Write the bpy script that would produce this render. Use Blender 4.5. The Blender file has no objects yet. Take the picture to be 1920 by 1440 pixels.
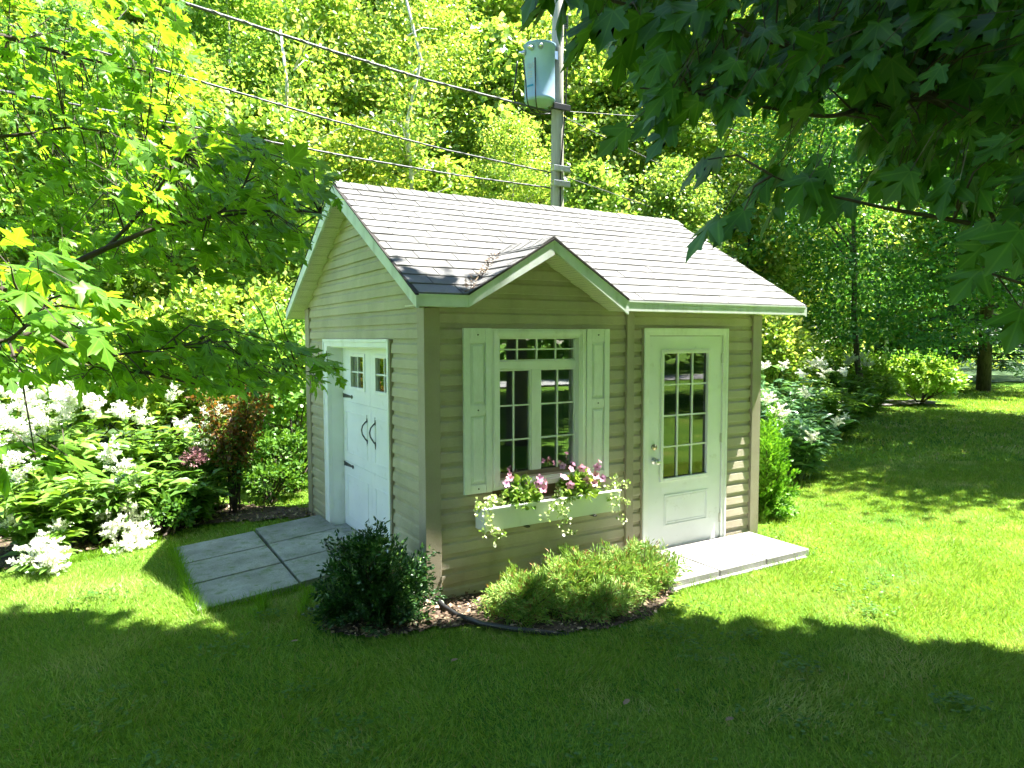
import bpy, math, random
import numpy as np
from mathutils import Matrix, Vector

random.seed(5)
RNG = np.random.default_rng(11)
R = math.radians
scene = bpy.context.scene
COL = scene.collection

# ------------------------------------------------------------------ camera, sky, sun, exposure
CAM = np.array([-2.1025, -4.6992, 1.9496])
YAW, PITCH, ROLL, FPX = 0.5401, -0.0647, -0.002, 1324.2
_F = np.array([math.sin(YAW) * math.cos(PITCH), math.cos(YAW) * math.cos(PITCH), math.sin(PITCH)])
_R0 = np.array([math.cos(YAW), -math.sin(YAW), 0.0])
_U0 = np.cross(_R0, _F)
_R = _R0 * math.cos(ROLL) + _U0 * math.sin(ROLL)
_U = -_R0 * math.sin(ROLL) + _U0 * math.cos(ROLL)
cam_d = bpy.data.cameras.new('camera')
cam_d.sensor_width = 36.0
cam_d.lens = FPX / 1920 * 36
cam_d.clip_start = 0.05
cam_d.clip_end = 600
cam = bpy.data.objects.new('camera', cam_d)
COL.objects.link(cam)
cam.matrix_world = Matrix(((_R[0], _U[0], -_F[0], CAM[0]), (_R[1], _U[1], -_F[1], CAM[1]),
                           (_R[2], _U[2], -_F[2], CAM[2]), (0, 0, 0, 1)))
scene.camera = cam

SX, SY = 0.48, 0.11                                    # horizontal run of the sunlight per metre of height
SUN = Vector((SX, -SY, 1.0)).normalized()          # towards the sun
SUN_EL = math.asin(SUN.z)
SUN_AZ = math.atan2(SUN.x, SUN.y)                      # clockwise from +Y
world = bpy.data.worlds.new('World')
scene.world = world
world.use_nodes = True
wn = world.node_tree.nodes
sky = wn.new('ShaderNodeTexSky')
sky.sky_type = 'NISHITA'
sky.sun_disc = False
sky.sun_elevation = SUN_EL
sky.sun_rotation = SUN_AZ
sky.air_density = 1.0
sky.dust_density = 0.4
sky.ozone_density = 3.0
wn['Background'].inputs['Strength'].default_value = 0.078
world.node_tree.links.new(sky.outputs[0], wn['Background'].inputs['Color'])
sun_d = bpy.data.lights.new('sun', 'SUN')
sun_d.energy = 5.0
sun_d.angle = R(0.53)
sun_d.color = (1.0, 0.965, 0.89)
sun = bpy.data.objects.new('sun', sun_d)
COL.objects.link(sun)
sun.rotation_euler = SUN.to_track_quat('Z', 'Y').to_euler()
sun.location = (8, -2, 18)
scene.view_settings.view_transform = 'Standard'
scene.view_settings.look = 'None'
scene.view_settings.gamma = 1.0
scene.view_settings.exposure = 2.68
scene.view_settings.use_curve_mapping = False
scene.cycles.max_bounces = 6
scene.cycles.use_adaptive_sampling = True
scene.cycles.adaptive_threshold = 0.03
scene.cycles.diffuse_bounces = 4
scene.cycles.transmission_bounces = 4
scene.cycles.transparent_max_bounces = 8
scene.cycles.glossy_bounces = 3
scene.cycles.caustics_reflective = False
scene.cycles.caustics_refractive = False


def at(u, v, t):
    """world point seen at photo pixel (u, v) at forward distance t"""
    return CAM + t * (_F + _R * (u - 960) / FPX + _U * (720 - v) / FPX)


# ------------------------------------------------------------------ materials
def nodes(name):
    m = bpy.data.materials.new(name)
    m.use_nodes = True
    nt = m.node_tree
    return m, nt, nt.nodes, nt.links, nt.nodes['Principled BSDF'], nt.nodes['Material Output']


def noise(N, L, scale, detail=4, coord='Object', stretch=None, rough=0.55):
    tc = N.new('ShaderNodeTexCoord')
    n = N.new('ShaderNodeTexNoise')
    n.inputs['Scale'].default_value = scale
    n.inputs['Detail'].default_value = detail
    n.inputs['Roughness'].default_value = rough
    if coord == 'World':
        src = N.new('ShaderNodeNewGeometry').outputs['Position']
    else:
        src = tc.outputs[coord]
    if stretch:
        mp = N.new('ShaderNodeMapping')
        mp.inputs['Scale'].default_value = stretch
        L.new(src, mp.inputs[0])
        src = mp.outputs[0]
    L.new(src, n.inputs['Vector'])
    return n.outputs['Fac']


def ramp(N, L, fac, stops):
    r = N.new('ShaderNodeValToRGB')
    e = r.color_ramp.elements
    while len(e) < len(stops):
        e.new(0.5)
    for k, (p, c) in enumerate(stops):
        e[k].position = p
        e[k].color = (*c, 1)
    L.new(fac, r.inputs[0])
    return r.outputs[0]


def mixc(N, L, fac, a, b, mode='MIX'):
    x = N.new('ShaderNodeMix')
    x.data_type = 'RGBA'
    x.blend_type = mode
    for s, val in ((x.inputs[0], fac), (x.inputs[6], a), (x.inputs[7], b)):
        if hasattr(val, 'links') or isinstance(val, bpy.types.NodeSocket):
            L.new(val, s)
        elif isinstance(val, (int, float)):
            s.default_value = val
        else:
            s.default_value = (*val, 1)
    return x.outputs[2]


def math_(N, L, op, a, b=0.0):
    x = N.new('ShaderNodeMath')
    x.operation = op
    for s, val in ((x.inputs[0], a), (x.inputs[1], b)):
        if isinstance(val, bpy.types.NodeSocket):
            L.new(val, s)
        else:
            s.default_value = val
    return x.outputs[0]


def bump(N, L, fac, strength, dist, bs):
    b = N.new('ShaderNodeBump')
    b.inputs['Strength'].default_value = strength
    b.inputs['Distance'].default_value = dist
    L.new(fac, b.inputs['Height'])
    L.new(b.outputs[0], bs.inputs['Normal'])


def surf(name, c1, c2, scale=6, rough=0.6, stretch=None, obj_var=0.0, bump_s=0.0, bump_scale=60, spec=0.4,
         metal=0.0, fine=0.0, lo=0.35, hi=0.65, bstretch=None, coord='Object', grime=None):
    """two-tone noise surface with fine grain, object variation and bump"""
    m, nt, N, L, bs, out = nodes(name)
    f = noise(N, L, scale, 5, coord, stretch)
    col = ramp(N, L, f, [(lo, c1), (hi, c2)])
    if fine > 0:
        g = noise(N, L, bump_scale, 2, coord, bstretch)
        g2 = ramp(N, L, g, [(0.3, (1 - fine,) * 3), (0.7, (1 + fine,) * 3)])
        col = mixc(N, L, 1.0, col, g2, 'MULTIPLY')
    if grime:
        # (scale, start, full, colour, amount, stretch): blotchy stains
        gs, g0, g1, gc, ga, gst = grime
        gf = ramp(N, L, noise(N, L, gs, 6, 'World', gst, .65), [(g0, (0, 0, 0)), (g1, (ga,) * 3)])
        col = mixc(N, L, gf, col, gc)
    if obj_var > 0:
        oi = N.new('ShaderNodeObjectInfo')
        v = ramp(N, L, oi.outputs['Random'], [(0.0, (1 - obj_var,) * 3), (1.0, (1 + obj_var,) * 3)])
        col = mixc(N, L, 1.0, col, v, 'MULTIPLY')
    L.new(col, bs.inputs['Base Color'])
    bs.inputs['Roughness'].default_value = rough
    bs.inputs['Metallic'].default_value = metal
    bs.inputs['Specular IOR Level'].default_value = spec
    if bump_s > 0:
        bump(N, L, noise(N, L, bump_scale, 3, coord, bstretch), bump_s, 0.01, bs)
    return m


def leafmat(name, c1, c2, tc, trans=0.45, rough=0.45, spec=0.3, obj_var=0.15, patch=None, c3=None, p3=0.9, veins=False):
    """leaf: per-leaf colour between c1 and c2 (a few c3), light passes through"""
    m, nt, N, L, bs, out = nodes(name)
    geo = N.new('ShaderNodeNewGeometry')
    stops = [(0.0, c1), (p3 - 0.05, c2)]
    if c3:
        stops += [(p3, c3)]
    col = ramp(N, L, geo.outputs['Random Per Island'], stops)
    if veins:
        # palmate veins: five ribs from the leaf base, plus faint blotches
        uvn = N.new('ShaderNodeUVMap')
        sp = N.new('ShaderNodeSeparateXYZ')
        L.new(uvn.outputs[0], sp.inputs[0])
        ang = math_(N, L, 'ABSOLUTE', math_(N, L, 'ARCTAN2', sp.outputs[0], sp.outputs[1]))
        pp = math_(N, L, 'PINGPONG', ang, .44)
        vl = N.new('ShaderNodeVectorMath')
        vl.operation = 'LENGTH'
        L.new(uvn.outputs[0], vl.inputs[0])
        dist = math_(N, L, 'MULTIPLY', pp, vl.outputs['Value'])
        col = mixc(N, L, 1.0, col, ramp(N, L, dist, [(.008, (1.55, 1.35, 1.6)), (.030, (1, 1, 1))]), 'MULTIPLY')
        bl = N.new('ShaderNodeTexNoise')
        bl.inputs['Scale'].default_value = 9
        L.new(N.new('ShaderNodeNewGeometry').outputs['Position'], bl.inputs['Vector'])
        col = mixc(N, L, 1.0, col, ramp(N, L, bl.outputs['Fac'], [(.35, (.78, .82, .8)), (.65, (1.2, 1.12, 1.1))]), 'MULTIPLY')
    if patch:
        f = noise(N, L, patch[0], 4, 'Object')
        pr = ramp(N, L, f, [(patch[1], (1, 1, 1)), (patch[2], patch[3])])
        col = mixc(N, L, 1.0, col, pr, 'MULTIPLY')
    oi = N.new('ShaderNodeObjectInfo')
    v = ramp(N, L, oi.outputs['Random'], [(0.0, (1 - obj_var, 1 - obj_var * .6, 1 - obj_var)), (1.0, (1 + obj_var, 1 + obj_var * .6, 1 - obj_var))])
    col = mixc(N, L, 1.0, col, v, 'MULTIPLY')
    L.new(col, bs.inputs['Base Color'])
    bs.inputs['Roughness'].default_value = rough
    bs.inputs['Specular IOR Level'].default_value = spec
    tr = N.new('ShaderNodeBsdfTranslucent')
    tcol = mixc(N, L, 1.0, col, tc, 'MULTIPLY')
    L.new(tcol, tr.inputs['Color'])
    mx = N.new('ShaderNodeMixShader')
    mx.inputs[0].default_value = trans
    L.new(bs.outputs[0], mx.inputs[1])
    L.new(tr.outputs[0], mx.inputs[2])
    L.new(mx.outputs[0], out.inputs['Surface'])
    return m


def glassmat(name, tint, boost):
    m, nt, N, L, bs, out = nodes(name)
    N.remove(bs)
    tr = N.new('ShaderNodeBsdfTransparent')
    tr.inputs[0].default_value = (*tint, 1)
    gl = N.new('ShaderNodeBsdfGlossy')
    gl.inputs['Roughness'].default_value = 0.015
    fr = N.new('ShaderNodeFresnel')
    fr.inputs['IOR'].default_value = 1.52
    f = math_(N, L, 'MULTIPLY', fr.outputs[0], boost)
    f = math_(N, L, 'MINIMUM', f, 1.0)
    mx = N.new('ShaderNodeMixShader')
    L.new(f, mx.inputs[0])
    L.new(tr.outputs[0], mx.inputs[1])
    L.new(gl.outputs[0], mx.inputs[2])
    L.new(mx.outputs[0], out.inputs['Surface'])
    return m


M = {}
M['siding'] = surf('siding vinyl', (.385, .335, .25), (.455, .40, .31), 2.5, .5, obj_var=.06, coord='World', grime=(3.0, .52, .75, (.22, .205, .13), .4, (1, 1, .35)), bump_s=.25, bump_scale=30, fine=.05, bstretch=(1, 1, 9))
M['siding_side'] = surf('stained siding vinyl green bounce', (.34, .31, .205), (.415, .38, .26), 2.2, .55, obj_var=.06, coord='World', grime=(3.0, .50, .72, (.21, .215, .115), .4, (1, 1, .35)), bump_s=.25, bump_scale=30, fine=.06, bstretch=(1, 1, 9))  # stained siding; green light bounced from the lawn is put into its colour
M['trim_tan'] = surf('tan trim', (.30, .26, .19), (.355, .31, .235), 3, .5, bump_s=.3, bump_scale=40, fine=.06, bstretch=(9, 9, 1))
M['white'] = surf('white paint', (.76, .77, .75), (.81, .82, .81), 4, .42, grime=(7, .55, .80, (.48, .48, .38), .55, (1, 1, .4)), bump_s=.12, bump_scale=90, obj_var=.02, spec=.4)
M['white_grain'] = surf('white grained vinyl', (.72, .75, .72), (.78, .80, .78), 4, .45, grime=(6, .55, .8, (.5, .5, .4), .5, (1, 1, .3)), bump_s=.25, bump_scale=25, fine=.04, bstretch=(6, 6, 1))
M['door_white'] = surf('door enamel', (.74, .76, .77), (.80, .82, .83), 3, .33, grime=(9, .60, .80, (.42, .40, .33), .6, None), bump_s=.06, bump_scale=40, spec=.5)
M['fascia'] = surf('aluminium fascia weathered', (.60, .65, .61), (.73, .76, .74), 5, .5, coord='World', grime=(8, .5, .75, (.36, .38, .30), .6, (1, 1, .3)), stretch=(1, 1, .4), obj_var=.03, fine=.04, bump_scale=18)
M['soffit'] = surf('soffit vinyl', (.66, .64, .52), (.72, .70, .60), 4, .5, obj_var=.03)
M['shingle'] = surf('asphalt shingle', (.160, .158, .152), (.228, .225, .217), 1.6, .85, obj_var=.13, coord='World', grime=(5, .55, .8, (.10, .10, .10), .5, None), bump_s=.7, bump_scale=420, fine=.24, spec=.25)
M['deck'] = surf('roof felt', (.03, .03, .03), (.05, .05, .05), 8, .95)
M['dark'] = surf('dark gap', (.02, .018, .015), (.035, .03, .025), 8, .9)
M['inside'] = surf('interior plywood', (.16, .12, .08), (.22, .17, .11), 3, .8)
M['black_iron'] = surf('black iron', (.015, .015, .015), (.03, .028, .026), 20, .45, spec=.5)
M['metal'] = surf('bright metal', (.55, .54, .52), (.68, .67, .65), 14, .28, metal=1.0)
M['brass'] = surf('aged brass', (.50, .42, .25), (.62, .54, .36), 14, .3, metal=1.0)
M['concrete'] = surf('concrete paver', (.20, .195, .18), (.32, .315, .30), 3, coord='World', grime=(9, .5, .7, (.12, .12, .09), .6, None), rough=.85, obj_var=.06, bump_s=.5, bump_scale=120, fine=.1)
M['concrete_old'] = surf('mossy concrete slab', (.20, .205, .175), (.33, .33, .295), 3.5, .9, coord='World', grime=(11, .52, .66, (.12, .17, .06), .75, None), obj_var=.06, bump_s=.7, bump_scale=70, fine=.14)
M['soil'] = surf('garden soil', (.035, .025, .017), (.10, .07, .045), 14, .95, bump_s=1, bump_scale=40, fine=.3)
M['bark_chip'] = None
M['pole'] = surf('weathered pole wood', (.27, .255, .22), (.38, .36, .31), 5, .85, stretch=(3, 3, .25), bump_s=.5, bump_scale=30, bstretch=(4, 4, .2), fine=.12)
M['tank'] = surf('transformer paint', (.27, .40, .55), (.31, .45, .59), 3, .38, spec=.5)
M['blue'] = surf('blue label', (.02, .22, .40), (.03, .26, .45), 3, .5)
M['print'] = surf('faded lettering', (.40, .46, .46), (.44, .50, .50), 3, .6)
M['cable'] = surf('cable sheath', (.045, .045, .05), (.11, .11, .115), 3, .5)
M['cable_black'] = surf('black cable', (.012, .012, .014), (.03, .03, .03), 3, .45)
M['ceramic'] = surf('insulator', (.10, .12, .13), (.16, .18, .19), 3, .25)
M['bark'] = surf('maple bark', (.06, .05, .038), (.13, .11, .085), 9, .9, stretch=(2, 2, .5), bump_s=.9, bump_scale=30, fine=.2)
M['bark_twig'] = surf('twig bark', (.035, .026, .018), (.07, .052, .035), 12, .8, fine=.15)
M['bark_pale'] = surf('pale birch bark', (.34, .33, .29), (.62, .60, .55), 5, .8, stretch=(1, 1, 2.5), bump_s=.4, bump_scale=20, fine=.15)
M['gravel'] = surf('pale gravel', (.10, .092, .085), (.17, .16, .15), 30, .9, bump_s=1, bump_scale=60, fine=.25)
M['road'] = surf('pale road', (.40, .39, .38), (.48, .47, .46), 3, .9, fine=.1)
M['edging'] = surf('black plastic edging', (.015, .015, .016), (.03, .03, .03), 6, .35, spec=.5)
M['pink_petal'] = leafmat('pink petals', (.58, .14, .47), (.80, .50, .76), (1.0, .85, 1.0), .35, .6, .2, .22)
M['throat'] = leafmat('dark throat', (.20, .02, .14), (.28, .03, .2), (1, .7, 1), .2, .6, .2, .1)
M['white_petal'] = leafmat('white plume', (.80, .81, .74), (.88, .89, .84), (1, 1, .9), .35, .7, .1, .04)
M['mauve_petal'] = leafmat('mauve bloom', (.26, .14, .18), (.42, .26, .31), (1, .8, .9), .3, .7, .1)
G = {}
G['wood_a'] = leafmat('sunlit wood leaves', (.12, .27, .040), (.32, .48, .12), (1.4, 1.2, .6), .60, .36, .6, .2, c3=(.50, .58, .24), p3=.85)
G['wood_b'] = leafmat('wood leaves deep green', (.10, .25, .055), (.24, .42, .11), (1.4, 1.2, .6), .6, .42, .35, .2)
G['wood_far'] = leafmat('far wood leaves', (.16, .32, .06), (.35, .51, .14), (1.4, 1.15, .55), .6, .5, .3, .1)
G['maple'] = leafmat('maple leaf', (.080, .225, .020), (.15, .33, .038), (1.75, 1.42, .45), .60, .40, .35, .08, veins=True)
G['maple_dark'] = leafmat('shaded maple leaf', (.028, .095, .014), (.055, .155, .02), (1.7, 1.4, .5), .40, .40, .35, .1, veins=True)  # same leaf as the other maple, with deep shade put into its colour
G['yew_dark'] = leafmat('dark yew needles', (.012, .048, .014), (.035, .105, .022), (1, 1, .6), .2, .35, .5, .1, c3=(.12, .22, .05), p3=.97)
G['yew_bright'] = leafmat('bright yew needles', (.08, .24, .02), (.20, .42, .04), (1.1, 1.1, .5), .35, .4, .4, .1)
G['juniper'] = leafmat('juniper sprays', (.12, .26, .05), (.34, .50, .12), (1, 1, .6), .3, .5, .3, .1, c3=(.30, .17, .07), p3=.9)
G['peren'] = leafmat('perennial leaf', (.085, .21, .03), (.20, .36, .07), (1.25, 1.1, .5), .42, .30, .8, .12)
G['peren_cool'] = leafmat('cool perennial leaf', (.085, .22, .09), (.21, .38, .18), (1.1, 1.1, .6), .38, .32, .8, .12)
G['lime'] = leafmat('lime shrub leaf', (.18, .36, .04), (.40, .56, .13), (1.1, 1.1, .5), .4, .42, .4, .1)
G['red_shrub'] = leafmat('copper shrub leaf', (.11, .07, .035), (.27, .14, .04), (1.4, 1.1, .4), .42, .45, .3, .1, c3=(.10, .16, .03), p3=.62)
G['fern_green'] = leafmat('low green leaf', (.05, .15, .02), (.12, .25, .03), (1.2, 1.1, .5), .4, .45, .35, .1)
G['spruce'] = leafmat('spruce needles', (.025, .075, .035), (.055, .13, .06), (1, 1, .7), .2, .5, .3, .1)
G['locust'] = leafmat('feathery tree leaf', (.05, .175, .04), (.12, .30, .065), (1.1, 1.1, .5), .4, .45, .3, .1)
G['trail'] = leafmat('trailing vine leaf', (.20, .32, .06), (.48, .55, .25), (1, 1.1, .6), .35, .45, .4, .1, c3=(.75, .74, .60), p3=.8)
G['petleaf'] = leafmat('petunia leaf', (.10, .22, .03), (.26, .38, .08), (1.1, 1.1, .5), .4, .45, .4, .1)
G['grass'] = leafmat('lawn blade', (.145, .27, .028), (.29, .44, .08), (1.2, 1.1, .5), .42, .5, .25, .0,
                     patch=(1.1, .52, .68, (1.6, 1.22, 2.6)), c3=(.36, .35, .14), p3=.95)
G['grass_edge'] = leafmat('longer grass', (.09, .22, .012), (.18, .36, .02), (1.15, 1.1, .5), .4, .5, .25, .05)


def chipmat():
    m, nt, N, L, bs, out = nodes('bark chips')
    geo = N.new('ShaderNodeNewGeometry')
    col = ramp(N, L, geo.outputs['Random Per Island'], [(0, (.05, .032, .02)), (.5, (.16, .10, .06)), (.8, (.33, .24, .15)), (1, (.5, .41, .28))])
    L.new(col, bs.inputs['Base Color'])
    bs.inputs['Roughness'].default_value = .85
    return m


M['bark_chip'] = chipmat()


def groundmat():
    m, nt, N, L, bs, out = nodes('lawn soil and thatch')
    a = noise(N, L, .9, 5, 'Object')
    b = noise(N, L, 45, 4, 'Object')
    c1 = ramp(N, L, a, [(.35, (.07, .19, .02)), (.6, (.15, .28, .03)), (.72, (.25, .32, .07))])
    c2 = ramp(N, L, b, [(.3, (.55, .55, .55)), (.7, (1.35, 1.3, 1.2))])
    L.new(mixc(N, L, 1.0, c1, c2, 'MULTIPLY'), bs.inputs['Base Color'])
    bs.inputs['Roughness'].default_value = .95
    bs.inputs['Specular IOR Level'].default_value = .1
    bump(N, L, b, 1.0, .04, bs)
    return m


M['ground'] = groundmat()
M['forest_floor'] = surf('forest floor', (.02, .05, .012), (.05, .10, .025), 3, .95, bump_s=1, bump_scale=20, fine=.3)


def soffitmat():
    """vinyl soffit with rows of tiny vent holes"""
    m, nt, N, L, bs, out = nodes('vented soffit')
    tc = N.new('ShaderNodeTexCoord')
    v = N.new('ShaderNodeTexVoronoi')
    v.inputs['Scale'].default_value = 85
    v.inputs['Randomness'].default_value = 0.05
    L.new(tc.outputs['Object'], v.inputs['Vector'])
    col = ramp(N, L, v.outputs['Distance'], [(.20, (.10, .10, .07)), (.30, (.68, .66, .54))])
    L.new(col, bs.inputs['Base Color'])
    bs.inputs['Roughness'].default_value = .5
    return m


M['soffit_vent'] = soffitmat()
M['glass'] = glassmat('window glass', (.80, .86, .84), 3.0)
M['glass_door'] = glassmat('door glass', (.80, .86, .84), 3.0)


# ------------------------------------------------------------------ mesh helpers
def link(name, me, mat=None, parent=None, loc=None, rot=None):
    o = bpy.data.objects.new(name, me)
    COL.objects.link(o)
    if me is not None and mat is not None and not me.materials:
        me.materials.append(mat)
    if parent is not None:
        o.parent = parent
    if loc is not None:
        o.location = loc
    if rot is not None:
        o.rotation_euler = rot
    return o


def np_mesh(name, V, F, smooth=False, uv=None):
    """fast mesh from vertex array and one array of faces (n, k)"""
    V = np.asarray(V, np.float32)
    F = np.asarray(F, np.int32)
    me = bpy.data.meshes.new(name)
    n, k = F.shape
    me.vertices.add(len(V))
    me.vertices.foreach_set('co', V.ravel())
    me.loops.add(n * k)
    me.loops.foreach_set('vertex_index', F.ravel())
    me.polygons.add(n)
    me.polygons.foreach_set('loop_start', np.arange(0, n * k, k, dtype=np.int32))
    if smooth:
        me.polygons.foreach_set('use_smooth', np.ones(n, bool))
    me.update(calc_edges=True)
    if uv is not None:
        lay = me.uv_layers.new(name='UVMap')
        lay.data.foreach_set('uv', np.asarray(uv, np.float32)[F.ravel()].ravel())
    me.validate()
    return me


class MB:
    def __init__(s):
        s.v, s.f = [], []

    def add(s, vs, fs):
        b = len(s.v)
        s.v += [tuple(float(c) for c in p) for p in vs]
        s.f += [tuple(b + i for i in f) for f in fs]

    def box(s, x0, x1, y0, y1, z0, z1):
        s.add([(x0, y0, z0), (x1, y0, z0), (x1, y1, z0), (x0, y1, z0), (x0, y0, z1), (x1, y0, z1), (x1, y1, z1), (x0, y1, z1)],
              [(3, 2, 1, 0), (4, 5, 6, 7), (0, 1, 5, 4), (1, 2, 6, 5), (2, 3, 7, 6), (3, 0, 4, 7)])

    def prism(s, poly, d):
        """closed polygon of 3D points swept by vector d"""
        n = len(poly)
        p2 = [tuple(np.array(p, float) + np.array(d, float)) for p in poly]
        s.add(list(poly) + p2, [tuple(range(n - 1, -1, -1)), tuple(range(n, 2 * n))] +
              [(i, (i + 1) % n, n + (i + 1) % n, n + i) for i in range(n)])

    def tube(s, pts, rad, n=8, caps=True):
        pts = [np.array(p, float) for p in pts]
        if not hasattr(rad, '__len__'):
            rad = [rad] * len(pts)
        b = len(s.v)
        up = np.array([0, 0, 1.0])
        prev = None
        for i, p in enumerate(pts):
            d = pts[min(i + 1, len(pts) - 1)] - pts[max(i - 1, 0)]
            d = d / (np.linalg.norm(d) + 1e-9)
            if prev is None:
                a = np.cross(d, up if abs(d[2]) < .9 else np.array([1.0, 0, 0]))
            else:
                a = prev - d * np.dot(prev, d)
            a /= np.linalg.norm(a) + 1e-9
            prev = a
            c = np.cross(d, a)
            for k in range(n):
                t = 2 * math.pi * k / n
                s.v.append(tuple(p + rad[i] * (a * math.cos(t) + c * math.sin(t))))
        for i in range(len(pts) - 1):
            for k in range(n):
                k2 = (k + 1) % n
                s.f.append((b + i * n + k, b + i * n + k2, b + (i + 1) * n + k2, b + (i + 1) * n + k))
        if caps:
            s.f.append(tuple(b + k for k in range(n - 1, -1, -1)))
            e = b + (len(pts) - 1) * n
            s.f.append(tuple(e + k for k in range(n)))

    def lathe(s, cx, cy, prof, n=24, axis='z', at0=(0, 0, 0)):
        """prof = [(r, h)...] about the z axis at (cx, cy)"""
        b = len(s.v)
        for r, h in prof:
            for k in range(n):
                t = 2 * math.pi * k / n
                s.v.append((cx + r * math.cos(t), cy + r * math.sin(t), h))
        for i in range(len(prof) - 1):
            for k in range(n):
                k2 = (k + 1) % n
                s.f.append((b + i * n + k, b + i * n + k2, b + (i + 1) * n + k2, b + (i + 1) * n + k))
        s.f.append(tuple(b + k for k in range(n - 1, -1, -1)))
        e = b + (len(prof) - 1) * n
        s.f.append(tuple(e + k for k in range(n)))

    def mesh(s, name, smooth=False, bevel=0.0):
        me = bpy.data.meshes.new(name)
        me.from_pydata(s.v, [], s.f)
        if smooth:
            me.polygons.foreach_set('use_smooth', [True] * len(me.polygons))
        me.update()
        return me

    def build(s, name, mat, parent=None, smooth=False, bevel=0.0):
        o = link(name, s.mesh(name, smooth), mat, parent)
        if bevel > 0:
            md = o.modifiers.new('bevel', 'BEVEL')
            md.width = bevel
            md.segments = 2
            md.limit_method = 'ANGLE'
        return o


def boxobj(name, b, mat, parent=None, bevel=0.0):
    m = MB()
    m.box(*b)
    return m.build(name, mat, parent, bevel=bevel)


def empty(name, loc, label=None, cat=None, group=None):
    o = bpy.data.objects.new(name, None)
    COL.objects.link(o)
    o.location = loc
    o.empty_display_size = .2
    if label:
        tag(o, label, cat, group)
    return o


def tag(o, label=None, cat=None, group=None, kind=None):
    if label:
        o['label'] = label
    if cat:
        o['category'] = cat
    if group:
        o['group'] = group
    if kind:
        o['kind'] = kind
    return o


def keep(child, root):
    """parent without moving: the root's transform is a pure translation"""
    child.parent = root
    child.matrix_parent_inverse = Matrix.Translation(-Vector(root.location))
    return child


# leaf templates: y is the direction of the tip, z the normal, length 1
T_DIAMOND = (np.array([(0, 0, 0), (.30, .45, .07), (0, 1, 0), (-.30, .45, .07)], float), np.array([(0, 1, 2), (0, 2, 3)]))
T_ROUND = (np.array([(0, 0, 0), (.36, .30, .06), (.30, .72, .05), (0, 1, -.03), (-.30, .72, .05), (-.36, .30, .06)], float),
           np.array([(0, 1, 2), (0, 2, 3), (0, 3, 4), (0, 4, 5)]))
T_LANCE = (np.array([(0, 0, 0), (.13, .28, .05), (.11, .62, .0), (0, 1, -.22), (-.11, .62, .0), (-.13, .28, .05), (0, .30, .01), (0, .62, -.04)], float),
           np.array([(0, 1, 6), (1, 2, 7), (1, 7, 6), (2, 3, 7), (3, 4, 7), (4, 5, 6), (4, 6, 7), (5, 0, 6)]))
T_NEEDLE = (np.array([(-.5, 0, 0), (.5, 0, 0), (0, 1, 0)], float), np.array([(0, 1, 2)]))
_half = [(.0, .0), (.10, -.08), (.30, -.10), (.27, .02), (.40, .10), (.34, .17), (.58, .34), (.66, .54), (.50, .50), (.40, .56), (.22, .44), (.26, .66), (.34, .76),
         (.20, .78), (.12, .90), (.0, 1.08)]
_out = _half + [(-x, y) for x, y in _half[-2:0:-1]]
_mv = [(0, .30, .02)] + [(x, y, -.16 * x * x - .10 * max(0, y - .4) ** 2 + (.05 * abs(x))) for x, y in _out]
_n = len(_out)
T_MAPLE = (np.array(_mv, float), np.array([(0, 1 + i, 1 + (i + 1) % _n) for i in range(_n)]))


def unit(a):
    return a / (np.linalg.norm(a, axis=-1, keepdims=True) + 1e-9)


def scatter(T, P, tip, nrm, size, wid=None, zs=1.0):
    """instances of a leaf template: positions, tip directions, approximate normals, sizes -> V, F"""
    V0, F0 = T
    n = len(P)
    y = unit(np.asarray(tip, float))
    x = unit(np.cross(y, np.asarray(nrm, float)))
    z = np.cross(x, y)
    s = np.broadcast_to(np.asarray(size, float).reshape(-1, 1, 1), (n, 1, 1))
    w = 1.0 if wid is None else np.broadcast_to(np.asarray(wid, float).reshape(-1, 1, 1), (n, 1, 1))
    c = np.broadcast_to(np.asarray(zs, float).reshape(-1, 1, 1), (n, 1, 1))
    V = P[:, None, :] + s * (V0[None, :, 0:1] * x[:, None, :] * w + V0[None, :, 1:2] * y[:, None, :] + V0[None, :, 2:3] * z[:, None, :] * c)
    F = F0[None] + (np.arange(n) * len(V0))[:, None, None]
    return V.reshape(-1, 3), F.reshape(-1, F0.shape[1])


def merge(parts):
    Vs, Fs, b = [], [], 0
    for V, F in parts:
        Vs.append(V)
        Fs.append(F + b)
        b += len(V)
    return np.concatenate(Vs), np.concatenate(Fs)


def rnd_dirs(n, rng=RNG):
    return unit(rng.normal(size=(n, 3)))


def inpoly(px, py, poly):
    px, py = np.asarray(px), np.asarray(py)
    r = np.zeros(px.shape, bool)
    n = len(poly)
    for i in range(n):
        x1, y1 = poly[i]
        x2, y2 = poly[(i + 1) % n]
        c = ((y1 > py) != (y2 > py)) & (px < (x2 - x1) * (py - y1) / (y2 - y1 + 1e-12) + x1)
        r ^= c
    return r


# ------------------------------------------------------------------ the ground
def ground():
    n = 60
    g = np.concatenate([-np.geomspace(200, 6, 14), np.linspace(-5, 30, n), np.geomspace(32, 220, 14)])
    X, Y = np.meshgrid(g, g)
    Z = np.where((np.abs(X) > 9) | (Y > 9) | (Y < -9), .05 * np.sin(X * .35) * np.cos(Y * .31), 0) * .8
    V = np.stack([X, Y, Z], -1).reshape(-1, 3)
    m = len(g)
    i = np.arange((m - 1) * m).reshape(m - 1, m)[:, :-1].ravel()
    F = np.stack([i, i + 1, i + m + 1, i + m], 1)
    o = link('ground', np_mesh('ground', V, F, True), M['ground'])
    tag(o, kind='structure')


ground()


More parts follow.
